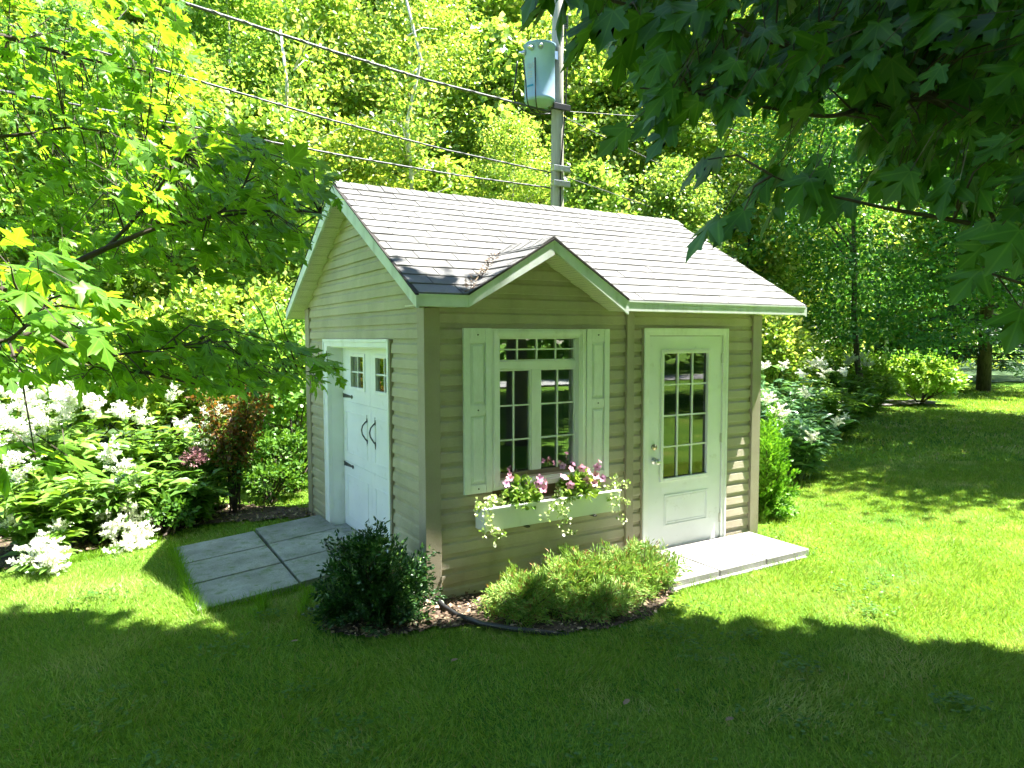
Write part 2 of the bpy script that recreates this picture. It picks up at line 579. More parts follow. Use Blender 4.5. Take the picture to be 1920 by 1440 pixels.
def sheet(name, poly, z, mat, lump=0.0, step=.06):
    """a flat or lumpy patch of ground bounded by a polygon"""
    xs = [p[0] for p in poly]
    ys = [p[1] for p in poly]
    gx = np.arange(min(xs), max(xs) + step, step)
    gy = np.arange(min(ys), max(ys) + step, step)
    X, Y = np.meshgrid(gx, gy)
    ins = inpoly(X, Y, poly)
    Z = np.full(X.shape, z) + lump * RNG.random(X.shape)
    idx = np.arange(X.size).reshape(X.shape)
    ok = ins[:-1, :-1] & ins[1:, :-1] & ins[:-1, 1:] & ins[1:, 1:]
    F = np.stack([idx[:-1, :-1][ok], idx[:-1, 1:][ok], idx[1:, 1:][ok], idx[1:, :-1][ok]], 1)
    V = np.stack([X, Y, Z], -1).reshape(-1, 3)
    used = np.unique(F)
    mp = np.full(len(V), -1)
    mp[used] = np.arange(len(used))
    o = link(name, np_mesh(name, V[used], mp[F], True), mat)
    return tag(o, kind='structure')


BED = [(-.85, -.15), (-.62, -.42), (-.25, -.50), (.02, -.58), (.14, -.74), (.45, -.98), (.9, -1.12), (1.32, -1.05), (1.72, -.80), (1.68, -.02), (0, 0),
       (0, .55), (-.6, .58)]
sheet('mulch_bed', BED, .008, M['soil'], .018)
LEFT_BED = [(-3.6, 2.9), (-2.6, 2.35), (-2.2, 2.75), (-1.75, 2.75), (-1.5, 3.15), (-.9, 3.1), (0, 2.85), (0, 3.4), (-.5, 3.9), (-1.2, 4.6), (-2.6, 5.2), (-4.6, 4.6)]
sheet('soil_bed', LEFT_BED, .008, M['soil'], .02, .1)
FOREST = [(-30, 8.2), (-4, 6.2), (0, 6.8), (4, 8.5), (9, 11), (14, 12.5), (20, 13), (27, 12), (34, 8), (40, 0), (60, 0), (60, 60), (-40, 60)]
sheet('forest_floor', FOREST, .055, M['forest_floor'], .05, .6)
GRAVEL = [(15.4, 7.8), (16.6, 6.9), (18.2, 6.4), (19.4, 6.4), (19.9, 7.0), (18.8, 7.9), (17.0, 8.5), (15.8, 8.5)]
sheet('gravel_bed', GRAVEL, .05, M['gravel'], .02, .2)
ROAD = [(-60, -17.5), (60, -19.5), (60, -23.0), (-60, -21.0)]
sheet('road', ROAD, .055, M['road'], 0, 1.0)

# ------------------------------------------------------------------ the shed
L_, W_, MX = 3.4855, 3.13, 1.9134
YR, HR = 1.558, 3.326
OVL, OVR, OVF = .177, .385, .25
HF, FT = 2.17, .094
D0, D1, DA = .2025, 1.655, .929
PT = (HR - (HF + FT)) / (YR + OVF)          # pitch of the main roof (rise per metre)
DP = .435 / (DA - D0)                       # pitch of the little gable
ZE = HF + FT                                # roof surface at the eave
YV = -OVF + .435 / PT                       # where the little ridge meets the main slope
SHED = empty('garden_shed', (0, 0, 0), 'small tan clapboard garden shed with grey shingle roof and white doors', 'shed')


def zmain(y):
    return ZE + PT * (min(y, 2 * YR - y) + OVF)


def grid_wall(name, mat, holes, s0, s1, z0, z1, t0, t1, mapf, top=None):
    """slab between depths t0 and t1 with rectangular holes; mapf(s, t, z) -> world"""
    ss = sorted({s0, s1, *[h[0] for h in holes], *[h[1] for h in holes]})
    zs = sorted({z0, z1, *[h[2] for h in holes], *[h[3] for h in holes]})
    solid = {}
    for i in range(len(ss) - 1):
        for j in range(len(zs) - 1):
            cs, cz = (ss[i] + ss[i + 1]) / 2, (zs[j] + zs[j + 1]) / 2
            solid[i, j] = not any(h[0] < cs < h[1] and h[2] < cz < h[3] for h in holes)
    m = MB()
    for (i, j), ok in solid.items():
        if not ok:
            continue
        a, b, c, d = ss[i], ss[i + 1], zs[j], zs[j + 1]
        q = lambda t: [mapf(a, t, c), mapf(b, t, c), mapf(b, t, d), mapf(a, t, d)]
        m.add(q(t0), [(0, 1, 2, 3)])
        m.add(q(t1), [(3, 2, 1, 0)])
        for (di, dj, p) in ((-1, 0, ((a, c), (a, d))), (1, 0, ((b, c), (b, d))), (0, -1, ((a, c), (b, c))), (0, 1, ((a, d), (b, d)))):
            if not solid.get((i + di, j + dj), False):
                (sa, za), (sb, zb) = p
                m.add([mapf(sa, t0, za), mapf(sb, t0, zb), mapf(sb, t1, zb), mapf(sa, t1, za)], [(0, 1, 2, 3)])
    if top:
        m.prism([mapf(p[0], t0, p[1]) for p in top], np.array(mapf(0, t1, 0), float) - np.array(mapf(0, t0, 0), float))
    return m.build(name, mat, SHED)


fmap = lambda s, t, z: (s, t, z)
lmap = lambda s, t, z: (t, s, z)
front = grid_wall('front_wall', M['inside'], [(.56, 1.345, .90, 1.97), (2.1, 3.0, .03, 1.965)], .01, L_ - .01, 0, HF - .005, .002, .09, fmap,
                  top=[(D0 + .07, HF - .004), (D1 - .07, HF - .004), (DA, HF + .38)])
left = grid_wall('gable_wall', M['inside'], [(.7155, 2.3975, .03, 1.872)], .095, W_ - .01, 0, HF - .005, .002, .09, lmap,
                 top=[(.095, HF - .004), (W_ - .02, HF - .004), (W_ - .02, 2.28), (YR, HR - .14), (.095, 2.33)])
rear = boxobj('rear_wall', (.095, L_, W_ - .008, W_ + .08, 0, HF), M['siding'], SHED)
right = grid_wall('right_wall', M['siding'], [], .095, W_ - .01, 0, HF - .005, L_ - .09, L_, lmap,
                  top=[(.095, HF - .004), (W_ - .02, HF - .004), (W_ - .02, 2.28), (YR, HR - .14), (.095, 2.33)])
boxobj('floor', (.1, L_ - .1, .1, W_ - .02, .005, .03), M['inside'], SHED)
boxobj('ceiling', (.1, L_ - .1, .1, W_ - .02, HF + .01, HF + .03), M['inside'], SHED)
PROF = [(0, .002), (.0, .022), (.004, .0245), (.068, .0203), (.083, .0080), (.1145, .0050)]
CH = .1145


def board(parent, mp, z0, s0f, s1f, mat, zlo=None, zhi=None, name='siding_board'):
    """one course of dutch lap siding; s0f(z), s1f(z) are its ends"""
    pr = [(z0 + dz, o) for dz, o in PROF]
    if zlo is not None:
        hi = [p for p in pr if p[0] > zlo]
        lo = [p for p in pr if p[0] <= zlo]
        if not hi:
            return
        if lo:
            (za, oa), (zb, ob) = lo[-1], hi[0]
            o = oa + (ob - oa) * (zlo - za) / (zb - za + 1e-9)
            pr = [(zlo, .002), (zlo, o)] + hi
    if zhi is not None:
        lo = [p for p in pr if p[0] < zhi]
        hi = [p for p in pr if p[0] >= zhi]
        if not lo or len(lo) < 2:
            return
        if hi:
            (za, oa), (zb, ob) = lo[-1], hi[0]
            o = oa + (ob - oa) * (zhi - za) / (zb - za + 1e-9)
            pr = lo + [(zhi, o)]
    pts = []
    for z, o in pr:
        a, b = s0f(z), s1f(z)
        if b - a < .004:
            b = a + .004
        pts.append((a, b, z, o))
    m = MB()
    vs = []
    for a, b, z, o in pts:
        vs += [mp(a, -o, z), mp(b, -o, z)]
    n = len(pts)
    fs = [(2 * i, 2 * i + 1, 2 * i + 3, 2 * i + 2) for i in range(n - 1)]
    m.add(vs, fs)
    return m.build(name, mat, parent)


# front wall boards
k = lambda v: (lambda z: v)
nC = 19
for c in range(nC):
    z0 = c * CH
    zt = HF if c == nC - 1 else None
    if c < nC - 1 or True:
        if z0 + CH < .80 or z0 > 2.01:
            board(front, fmap, z0, k(.03), k(1.845), M['siding'], zhi=None)
        else:
            board(front, fmap, z0, k(.03), k(.53), M['siding'])
            board(front, fmap, z0, k(1.385), k(1.845), M['siding'])
            if z0 < 2.0 < z0 + CH:
                board(front, fmap, z0, k(.53), k(1.385), M['siding'], zlo=1.99)
            if z0 < .87 < z0 + CH:
                board(front, fmap, z0, k(.53), k(1.385), M['siding'], zhi=.87)
        if z0 > 2.01:
            board(front, fmap, z0, k(1.90), k(3.42), M['siding'])
        else:
            board(front, fmap, z0, k(1.90), k(2.045), M['siding'])
            board(front, fmap, z0, k(3.04), k(3.42), M['siding'])
            if z0 < 2.01 < z0 + CH:
                board(front, fmap, z0, k(2.045), k(3.04), M['siding'], zlo=2.0)
for c in range(nC, nC + 4):
    z0 = c * CH
    if z0 > HF + .40:
        break
    zh = min(z0 + CH, HF + .405)
    board(front, fmap, z0, lambda z: D0 + max(0, z - HF) / DP + .0, lambda z: D1 - max(0, z - HF) / DP, M['siding'], zhi=zh if zh < z0 + CH else None)
# left gable boards
gl0 = lambda z: max(.02, (z - HF) / PT - OVF + .02)
gl1 = lambda z: min(W_ - .02, 2 * YR - ((z - HF) / PT - OVF) - .02)
for c in range(29):
    z0 = c * CH
    if z0 > HR - .20:
        break
    if z0 + CH < 1.94 or z0 < 1.93:
        board(left, lmap, z0, k(.03), k(.70), M['siding_side'])
        board(left, lmap, z0, k(2.47), k(W_ - .02), M['siding_side'])
        if z0 < 1.93 < z0 + CH:
            board(left, lmap, z0, k(.70), k(2.47), M['siding_side'], zlo=1.90)
    else:
        zh = HR - .17
        board(left, lmap, z0, gl0, gl1, M['siding_side'], zhi=zh if zh < z0 + CH else None)


# J channels beside the door frames
boxobj('door_channel', (2.014, 2.0275, -.036, .001, .02, 2.03), M['trim_tan'], SHED)
boxobj('door_channel', (3.0665, 3.080, -.036, .001, .02, 2.03), M['trim_tan'], SHED)
boxobj('door_channel', (-.036, .001, .651, .6645, .02, 1.94), M['trim_tan'], SHED)
boxobj('door_channel', (-.036, .001, 2.5055, 2.519, .02, 1.94), M['trim_tan'], SHED)
# corner posts
def post(x0, x1, y0, y1, z0, z1, name='corner_post'):
    m = MB()
    m.box(x0, x1, y0, y1, z0, z1)
    o = m.build(name, M['trim_tan'], SHED, bevel=.004)
    return o


m = MB()
m.prism([(-.042, -.042, -.02), (.083, -.042, -.02), (.083, -.001, -.02), (-.001, -.001, -.02), (-.001, .083, -.02), (-.042, .083, -.02)], (0, 0, HF + .018))
m.build('corner_post', M['trim_tan'], SHED, bevel=.003)
post(1.833, 1.911, -.046, .0015, -.01, HF - .004, 'batten')
m = MB()
m.prism([(3.408, -.042, 0), (L_ + .042, -.042, 0), (L_ + .042, .083, 0), (L_ + .001, .083, 0), (L_ + .001, -.001, 0), (3.408, -.001, 0)], (0, 0, HF - .003))
m.build('corner_post', M['trim_tan'], SHED, bevel=.003)
m = MB()
m.prism([(-.034, W_ - .07, 0), (-.001, W_ - .07, 0), (-.001, W_ + .082, 0), (-.034, W_ + .082, 0)], (0, 0, HF + .10))
m.build('corner_post', M['trim_tan'], SHED, bevel=.003)
# dark skid under the walls
m = MB()
m.box(.02, L_ - .02, .03, .15, -.06, -.001)
m.box(.02, .14, .15, W_, -.06, -.001)
m.build('skid', M['dark'], SHED)

# ------------------------------------------------------------------ the roof
ROOF = None
ca, sa = 1 / math.hypot(1, PT), PT / math.hypot(1, PT)
dk = MB()
th = .028
zt = .016


def plan(poly, zf, flip=False):
    top = [(x, y, zf(x, y) - zt) for x, y in poly]
    dk.prism(top, (0, 0, -th))


zm = lambda x, y: zmain(y)
xl, xr = -OVL, L_ + OVR
plan([(xl, -OVF), (D0, -OVF), (DA, YV), (DA, YR), (xl, YR)], zm)
plan([(D1, -OVF), (xr, -OVF), (xr, YR), (DA, YR), (DA, YV)], zm)
plan([(xl, YR), (xr, YR), (xr, 2 * YR + OVF), (xl, 2 * YR + OVF)], zm)
plan([(D0, -OVF), (DA, -OVF), (DA, YV)], lambda x, y: ZE + DP * (x - D0))
plan([(DA, -OVF), (D1, -OVF), (DA, YV)], lambda x, y: ZE + DP * (D1 - x))
ROOF = dk.build('roof', M['deck'], SHED)


def clip(poly, a, b, c):
    """keep a*x + b*y <= c"""
    out = []
    for i in range(len(poly)):
        p, q = poly[i], poly[(i + 1) % len(poly)]
        dp, dq = a * p[0] + b * p[1] - c, a * q[0] + b * q[1] - c
        if dp <= 0:
            out.append(p)
        if (dp < 0 < dq) or (dq < 0 < dp):
            t = dp / (dp - dq)
            out.append((p[0] + t * (q[0] - p[0]), p[1] + t * (q[1] - p[1])))
    return out


EXP, TAB = .143, .333


def tab_mesh(poly, s0, name='shingle'):
    """shingle tab: polygon in (x, s); thick at its lower edge s0"""
    hs = lambda s: .0165 - .010 * min(1, max(0, (s - s0) / (EXP + .03)))
    n = len(poly)
    vs = [(x, s, hs(s)) for x, s in poly] + [(x, s, hs(s) - .009) for x, s in poly]
    fs = [tuple(range(n)), ] + [(i, n + i, n + (i + 1) % n, (i + 1) % n) for i in range(n)]
    me = bpy.data.meshes.new(name)
    me.from_pydata(vs, [], fs)
    me.materials.append(M['shingle'])
    me.update()
    return me


def area(poly):
    return abs(sum(poly[i][0] * poly[(i + 1) % len(poly)][1] - poly[(i + 1) % len(poly)][0] * poly[i][1] for i in range(len(poly)))) / 2


def frame(o, ex, ey, ez):
    return Matrix(((ex[0], ey[0], ez[0], o[0]), (ex[1], ey[1], ez[1], o[1]), (ex[2], ey[2], ez[2], o[2]), (0, 0, 0, 1)))


def shingles(origin, ex, ey, length, slope, clips=None, xstart=0.0):
    """lay tabs on a plane: x along ex, s up ey"""
    ex, ey = np.array(ex, float), np.array(ey, float)
    ez = np.cross(ex, ey)
    full = {}
    nrow = int(math.ceil(slope / EXP))
    for r in range(nrow):
        s0 = r * EXP - .015
        s1 = min(s0 + EXP + .028, slope)
        x = xstart - TAB * (.5 if r % 2 else 0) - TAB * (.17 * ((r // 2) % 3))
        while x < length:
            a, b = max(x + .0042, 0 - .012), min(x + TAB - .0042, length + .012)
            x += TAB
            if b - a < .02:
                continue
            rect = [(a, s0), (b, s0), (b, s1), (a, s1)]
            polys = [rect] if clips is None else [p for p in clips(rect)]
            for p in polys:
                if len(p) < 3 or area(p) < 4e-4:
                    continue
                cxm, csm = a, s0
                if p is rect and abs((b - a) - (TAB - .0084)) < 1e-6 and s1 - s0 > EXP:
                    if 'm' not in full:
                        full['m'] = tab_mesh([(0, 0), (b - a, 0), (b - a, s1 - s0), (0, s1 - s0)], 0)
                    me = full['m']
                else:
                    me = tab_mesh([(q[0] - a, q[1] - s0) for q in p], 0)
                o = bpy.data.objects.new('shingle', me)
                COL.objects.link(o)
                o.parent = ROOF
                j = random.uniform(-.0022, .0022)
                pos = np.array(origin) + ex * (cxm) + ey * (csm + j) + ez * (-zt * .0 - .010 + random.uniform(-.0008, .0018))
                o.matrix_local = frame(pos, ex, ey, ez) @ Matrix.Rotation(random.uniform(-.004, .004), 4, 'Z')


SL = (YR + OVF) / ca
# valley lines in (x, s) of the main slope: from (D0, 0) to (DA, sV) and (D1, 0) to (DA, sV)
sV = (YV + OVF) / ca


def main_clips(rect):
    res = []
    ox = -OVL
    d0, d1, da = D0 - ox, D1 - ox, DA - ox
    if rect[0][1] > sV or rect[1][0] < d0 - .02 or rect[0][0] > d1 + .02:
        return [rect]
    # left of the left valley: x <= d0 + s*(da-d0)/sV
    kx = (da - d0) / sV
    pl = clip(rect, 1, -kx, d0)
    pl = clip(pl, 1, 0, da) if pl else pl
    if pl:
        res.append(pl)
    pr = clip(rect, -1, -kx, -d1)
    pr = clip(pr, -1, 0, -da) if pr else pr
    if pr:
        res.append(pr)
    if rect[3][1] > sV and rect[0][1] <= sV:      # piece above the valley head
        pass
    return res


shingles((-OVL, -OVF, ZE), (1, 0, 0), (0, ca, sa), L_ + OVL + OVR, SL, main_clips)
# little gable: left slope faces -x, right slope faces +x
dl = math.hypot(DA - D0, .435)
dca, dsa = (DA - D0) / dl, .435 / dl
ylen = YV + OVF


def dorm_left(rect):
    # x axis runs from the back (YV) to the front; keep what lies above the valley: y <= -OVF + ylen*s/dl  -> local x >= ylen*(1 - s/dl)
    p = clip(rect, -1, -ylen / dl, -ylen)
    return [p] if p else []


def dorm_right(rect):
    # x axis runs from the front to the back
    p = clip(rect, 1, -ylen / dl, 0)
    return [p] if p else []


shingles((D0, YV, ZE), (0, -1, 0), (dca, 0, dsa), ylen, dl, dorm_left, -.1)
shingles((D1, -OVF, ZE), (0, 1, 0), (-dca, 0, dsa), ylen, dl, dorm_right, -.2)


def ridge_caps(p0, p1, sa_, sb_, n):
    """folded cap pieces from p0 to p1; sa_, sb_ are the two down-slope directions"""
    p0, p1 = np.array(p0, float), np.array(p1, float)
    d = (p1 - p0)
    ln = np.linalg.norm(d)
    d /= ln
    st = ln / n
    A, B = np.array(sa_) * .13, np.array(sb_) * .13
    up = np.array([0, 0, 1.0])
    me = None
    for i in range(n):
        if me is None:
            m = MB()
            w = st + .05
            for off, dz in ((0, 0),):
                f0, f1 = up * .017, up * .008
                e0, e1 = up * .012, up * .004
                q = [A + e0, up * .0 + f0, B + e0, A + d * w + e1, d * w + f1, B + d * w + e1]
                q2 = [v - up * .009 for v in q]
                m.add(q + q2, [(0, 3, 4, 1), (1, 4, 5, 2), (0, 1, 7, 6), (1, 2, 8, 7), (0, 6, 9, 3), (2, 5, 11, 8)])
            me = m.mesh('ridge_cap')
            me.materials.append(M['shingle'])
        o = link('ridge_cap', me, None, ROOF, tuple(p0 + d * st * i + up * random.uniform(0, .002)))


ridge_caps((-OVL - .012, YR, HR + .002), (L_ + OVR + .012, YR, HR + .002), (0, -ca, -sa), (0, ca, -sa), 28)
ridge_caps((DA, -OVF - .012, ZE + .437), (DA, YV + .03, ZE + .437), (-dca, 0, -dsa), (dca, 0, -dsa), 5)
# rear slope: courses never seen from the garden side
m = MB()
for r in range(15):
    s0 = r * EXP - .015
    s1 = min(s0 + EXP + .02, SL - .01)
    for x0 in np.arange(-OVL, L_ + OVR - .01, TAB):
        x1 = min(x0 + TAB - .006, L_ + OVR)
        p = lambda x, s, h: (x, 2 * YR + OVF - s * ca + h * sa, ZE + s * sa + h * ca)
        m.add([p(x0, s0, .006), p(x1, s0, .006), p(x1, s1, -.006), p(x0, s1, -.006), p(x0, s0, -.006), p(x1, s0, -.006)], [(3, 2, 1, 0), (0, 1, 5, 4)])
tag(m.build('rear_shingles', M['shingle'], ROOF), kind='stuff')

# fascia
fb = MB()
fy0, fy1 = -OVF - .018, -OVF + .004


def fascia_front(x0, x1, name='fascia_board'):
    m = MB()
    m.box(x0, x1, fy0, fy1, HF - .002, ZE - .014)
    m.box(x0, x1, fy0 - .006, fy0 + .001, ZE - .024, ZE - .012)
    return m.build(name, M['fascia'], ROOF)


fascia_front(xl - .0, D0 - .001)
fascia_front(D1 + .001, 2.42)
fascia_front(2.422, 3.04)
fascia_front(3.042, 3.52)
fascia_front(3.522, xr)
for (xa, za, xb, zb) in ((D0, ZE, DA - .001, ZE + .435), (DA + .001, ZE + .435, D1, ZE)):
    m = MB()
    m.prism([(xa, fy0 - .002, za - .014), (xb, fy0 - .002, zb - .014), (xb, fy0 - .002, zb - .125), (xa, fy0 - .002, za - .096)], (0, .022, 0))
    m.build('fascia_board', M['fascia'], ROOF)
# rakes: vertical boards following the slope at both ends
for xs, d in ((xl - .02, .022), (xr - .002, .022)):
    for sgn in (0, 1):
        ya, yb = (-OVF - .018, YR - .0005) if sgn == 0 else (2 * YR + OVF + .018, YR + .0005)
        za, zb = ZE - .014 - .0105, HR - .014
        m = MB()
        m.prism([(xs, ya, za), (xs, yb, zb), (xs, yb, zb - .135), (xs, ya, za - .085)], (d, 0, 0))
        m.build('rake_board', M['fascia'], ROOF)
        # the cut edges of the shingles
        m = MB()
        e = .012 if xs < 0 else .012
        m.prism([(xs - .006, ya, za + .002), (xs - .006, yb, zb + .002), (xs - .006, yb, zb + .014), (xs - .006, ya, za + .014)], (d + .010, 0, 0))
        m.build('drip_edge', M['dark'], ROOF)
for (xa, za, xb, zb) in ((D0, ZE, DA, ZE + .435), (DA, ZE + .435, D1, ZE)):
    m = MB()
    m.prism([(xa, fy0 - .010, za - .012), (xb, fy0 - .010, zb - .012), (xb, fy0 - .010, zb + .004), (xa, fy0 - .010, za + .004)], (0, .02, 0))
    m.build('drip_edge', M['dark'], ROOF)
# rear eave fascia and soffit
boxobj('fascia_board', (xl, xr, 2 * YR + OVF, 2 * YR + OVF + .02, HF, ZE - .016), M['fascia'], ROOF)
# soffits: front eave in panels, gable overhangs in short vented panels
for a, b in ((xl + .005, D0), (D1, L_ + .02), (L_ + .022, xr - .004)):
    n = max(1, int(round((b - a) / .30)))
    for i in range(n):
        boxobj('soffit_panel', (a + (b - a) * i / n + .0015, a + (b - a) * (i + 1) / n - .0015, fy1 + .001, -.003, HF + .004, HF + .012), M['soffit'], ROOF)
for side in (0, 1):
    n = 14
    for i in range(n):
        for half in (0, 1):
            s0, s1 = i / n + .0022, (i + 1) / n - .0022
            ya = (-OVF + .004) + (YR + OVF - .004) * s0
            yb = (-OVF + .004) + (YR + OVF - .004) * s1
            za, zb = HF + .004 + (HR - .115 - HF) * s0, HF + .004 + (HR - .115 - HF) * s1
            if half:
                ya, yb = 2 * YR - ya, 2 * YR - yb
            x0, x1 = (xl + .003, -.003) if side == 0 else (L_ + .003, xr - .004)
            m = MB()
            m.prism([(x0, ya, za), (x0, yb, zb), (x0, yb, zb + .008), (x0, ya, za + .008)], (x1 - x0, 0, 0))
            m.build('soffit_panel', M['soffit_vent'], ROOF)
for (xa, za, xb, zb) in ((D0, HF + .006, DA, HF + .006 + .418), (D1, HF + .006, DA, HF + .006 + .418)):
    n = 7
    for i in range(n):
        s0, s1 = i / n + .002, (i + 1) / n - .002
        f = lambda s: (xa + (xb - xa) * s, za + (zb - za) * s)
        (x0, z0), (x1, z1) = f(s0), f(s1)
        m = MB()
        m.prism([(x0, fy1 + .001, z0), (x1, fy1 + .001, z1), (x1, fy1 + .001, z1 + .007), (x0, fy1 + .001, z0 + .007)], (0, -.003 - fy1 - .001, 0))
        m.build('soffit_panel', M['soffit_vent'], ROOF)


# ------------------------------------------------------------------ window
def frame_rect(m, x0, x1, z0, z1, w, y0, y1, wb=None):
    """picture frame of four mitre-less bars"""
    wb = w if wb is None else wb
    m.box(x0, x0 + w, y0, y1, z0, z1)
    m.box(x1 - w, x1, y0, y1, z0, z1)
    m.box(x0 + w, x1 - w, y0, y1, z1 - w, z1)
    m.box(x0 + w, x1 - w, y0, y1, z0, z0 + wb)


m = MB()
frame_rect(m, .515, 1.402, .782, 2.023, .058, -.040, .004)
frame_rect(m, .528, 1.389, .795, 2.010, .030, -.047, -.038)
win = m.build('window', M['white'], SHED, bevel=.003)
m = MB()
frame_rect(m, .5735, 1.3435, .8405, 1.9645, .012, -.036, .075)
m.build('jamb', M['white'], win)
m = MB()
m.box(.586, 1.331, .008, .055, 1.708, 1.772)      # transom bar
m.build('transom', M['white'], win, bevel=.004)
m = MB()
m.box(.900, .984, .008, .055, .853, 1.707)
m.build('mullion', M['white'], win, bevel=.004)
GX = [(.586, .898), (.986, 1.331)]
for a, b in GX:
    m = MB()
    frame_rect(m, a, b, .853, 1.706, .011, .014, .050, wb=.030)
    m.build('sash', M['white'], win, bevel=.003)
m = MB()
frame_rect(m, .586, 1.331, 1.773, 1.952, .009, .014, .050)
m.build('sash', M['white'], win, bevel=.003)


def lites(parent, x0, x1, z0, z1, nx, nz, bar, yg, gmat, xs=None, ybar=(.026, .040), mp=None, bmat='white'):
    """panes with bars between them"""
    mp = mp or (lambda x0, x1, y0, y1, z0, z1: (x0, x1, y0, y1, z0, z1))
    xe = [x0 + (x1 - x0) * i / nx for i in range(nx + 1)] if xs is None else xs
    ze = [z0 + (z1 - z0) * i / nz for i in range(nz + 1)]
    for i in range(nx):
        for j in range(nz):
            boxobj('pane', mp(xe[i] + .0005, xe[i + 1] - .0005, yg, yg + .004, ze[j] + .0005, ze[j + 1] - .0005), gmat, parent)
    for i in range(1, nx):
        boxobj('muntin', mp(xe[i] - bar / 2, xe[i] + bar / 2, ybar[0], ybar[1], z0, z1), M[bmat], parent)
    for j in range(1, nz):
        for i in range(nx):
            a = xe[i] + (bar / 2 if i else 0)
            b = xe[i + 1] - (bar / 2 if i < nx - 1 else 0)
            boxobj('muntin', mp(a + .0003, b - .0003, ybar[0] + .001, ybar[1] - .001, ze[j] - bar / 2, ze[j] + bar / 2), M[bmat], parent)


lites(win, .595, 1.322, 1.782, 1.943, 4, 2, .012, .034, M['glass'], ybar=(.020, .0335))
lites(win, .597, .887, .883, 1.695, 2, 3, .012, .034, M['glass'], ybar=(.020, .0335))
lites(win, .997, 1.320, .883, 1.695, 2, 3, .012, .034, M['glass'], ybar=(.020, .0335))


def shutter(x0, x1):
    z0, z1 = .778, 2.026
    m = MB()
    y0, y1 = -.046, -.022
    w = .052
    m.box(x0, x0 + w, y0, y1, z0, z1)
    m.box(x1 - w, x1, y0, y1, z0, z1)
    for a, b in ((z0, z0 + .066), (1.372, 1.446), (z1 - .108, z1)):
        m.box(x0 + w + .0005, x1 - w - .0005, y0 + .002, y1, a, b)
    m.box(x0 + w, x1 - w, y1 - .008, y1 + .001, z0 + .01, z1 - .01)
    sh = m.build('shutter', M['white_grain'], SHED, bevel=.003)
    for a, b in ((z0 + .066, 1.372), (1.446, z1 - .108)):
        m = MB()
        p0, p1, q0, q1 = x0 + w + .006, x1 - w - .006, a + .008, b - .008
        i = .022
        v = [(p0, -.030, q0), (p1, -.030, q0), (p1, -.030, q1), (p0, -.030, q1),
             (p0 + i, -.043, q0 + i), (p1 - i, -.043, q0 + i), (p1 - i, -.043, q1 - i), (p0 + i, -.043, q1 - i)]
        m.add(v, [(4, 5, 6, 7), (0, 1, 5, 4), (1, 2, 6, 5), (2, 3, 7, 6), (3, 0, 4, 7)])
        m.build('raised_panel', M['white_grain'], sh)
    for zz in (z1 - .05, 1.41, z0 + .035):
        m = MB()
        m.tube([((x0 + x1) / 2, y0 + .003, zz), ((x0 + x1) / 2, y0 - .003, zz)], .006, 8)
        m.build('screw', M['black_iron'], sh)
    return sh


tag(shutter(.274, .5115), 'left shutter')
tag(shutter(1.4055, 1.643), 'right shutter')

# ------------------------------------------------------------------ entry door
m = MB()
frame_rect_ = [(2.028, 2.092), (3.004, 3.066)]
m.box(2.028, 2.090, -.040, .004, .028, 2.030)
m.box(3.004, 3.066, -.040, .004, .028, 2.030)
m.box(2.0905, 3.0035, -.040, .004, 1.970, 2.030)
m.box(2.028, 2.052, -.047, -.0395, .028, 2.036)
m.box(3.042, 3.066, -.047, -.0395, .028, 2.036)
m.box(2.0525, 3.0415, -.047, -.0395, 2.008, 2.036)
dfr = m.build('door_frame', M['white'], SHED, bevel=.003)
boxobj('threshold', (2.0905, 3.0035, -.050, .07, .030, .048), M['metal'], dfr)
m = MB()
X0, X1, Z0, Z1 = 2.096, 2.999, .052, 1.965
gx0, gx1, gz0, gz1 = 2.262, 2.812, .690, 1.815
m.box(X0, gx0, -.026, .018, Z0, Z1)
m.box(gx1, X1, -.026, .018, Z0, Z1)
m.box(gx0 + .0003, gx1 - .0003, -.026, .018, gz1, Z1)
m.box(gx0 + .0003, gx1 - .0003, -.026, .018, Z0, gz0)
door = m.build('door', M['door_white'], SHED)
tag(door, 'white entry door with twelve panes')
m = MB()
frame_rect(m, gx0 - .030, gx1 + .030, gz0 - .030, gz1 + .030, .034, -.040, -.0255)
m.build('lite_frame', M['white'], door, bevel=.006)
lites(door, gx0 + .004, gx1 - .004, gz0 + .004, gz1 - .004, 3, 4, .014, -.008, M['glass_door'], ybar=(-.022, -.0085))
m = MB()
for q, o in ((0, -.033), (.022, -.030)):
    frame_rect(m, 2.29 + q, 2.83 - q, .255 + q, .540 - q, .014, o, -.0262)
m.build('embossed_panel', M['door_white'], door, bevel=.004)
m = MB()
m.lathe(0, 0, [(.030, 0), (.030, .006), (.012, .010), (.012, .034), (.027, .044), (.029, .058), (.020, .068), (.002, .071)], 20)
kn = m.build('door_knob', M['metal'], door, smooth=True)
kn.matrix_local = Matrix.Translation((2.162, -.026, .862)) @ Matrix.Rotation(R(90), 4, 'X')
m = MB()
m.lathe(0, 0, [(.029, 0), (.029, .010), (.024, .018), (.010, .020), (.009, .026), (.001, .027)], 20)
kn = m.build('deadbolt', M['brass'], door, smooth=True)
kn.matrix_local = Matrix.Translation((2.162, -.026, .985)) @ Matrix.Rotation(R(90), 4, 'X')
for z in (1.76, 1.01, .245):
    m = MB()
    m.tube([(3.001, -.034, z - .045), (3.001, -.034, z + .045)], .0065, 8)
    m.box(2.985, 3.012, -.030, -.0262, z - .043, z + .043)
    m.build('hinge', M['metal'], door)

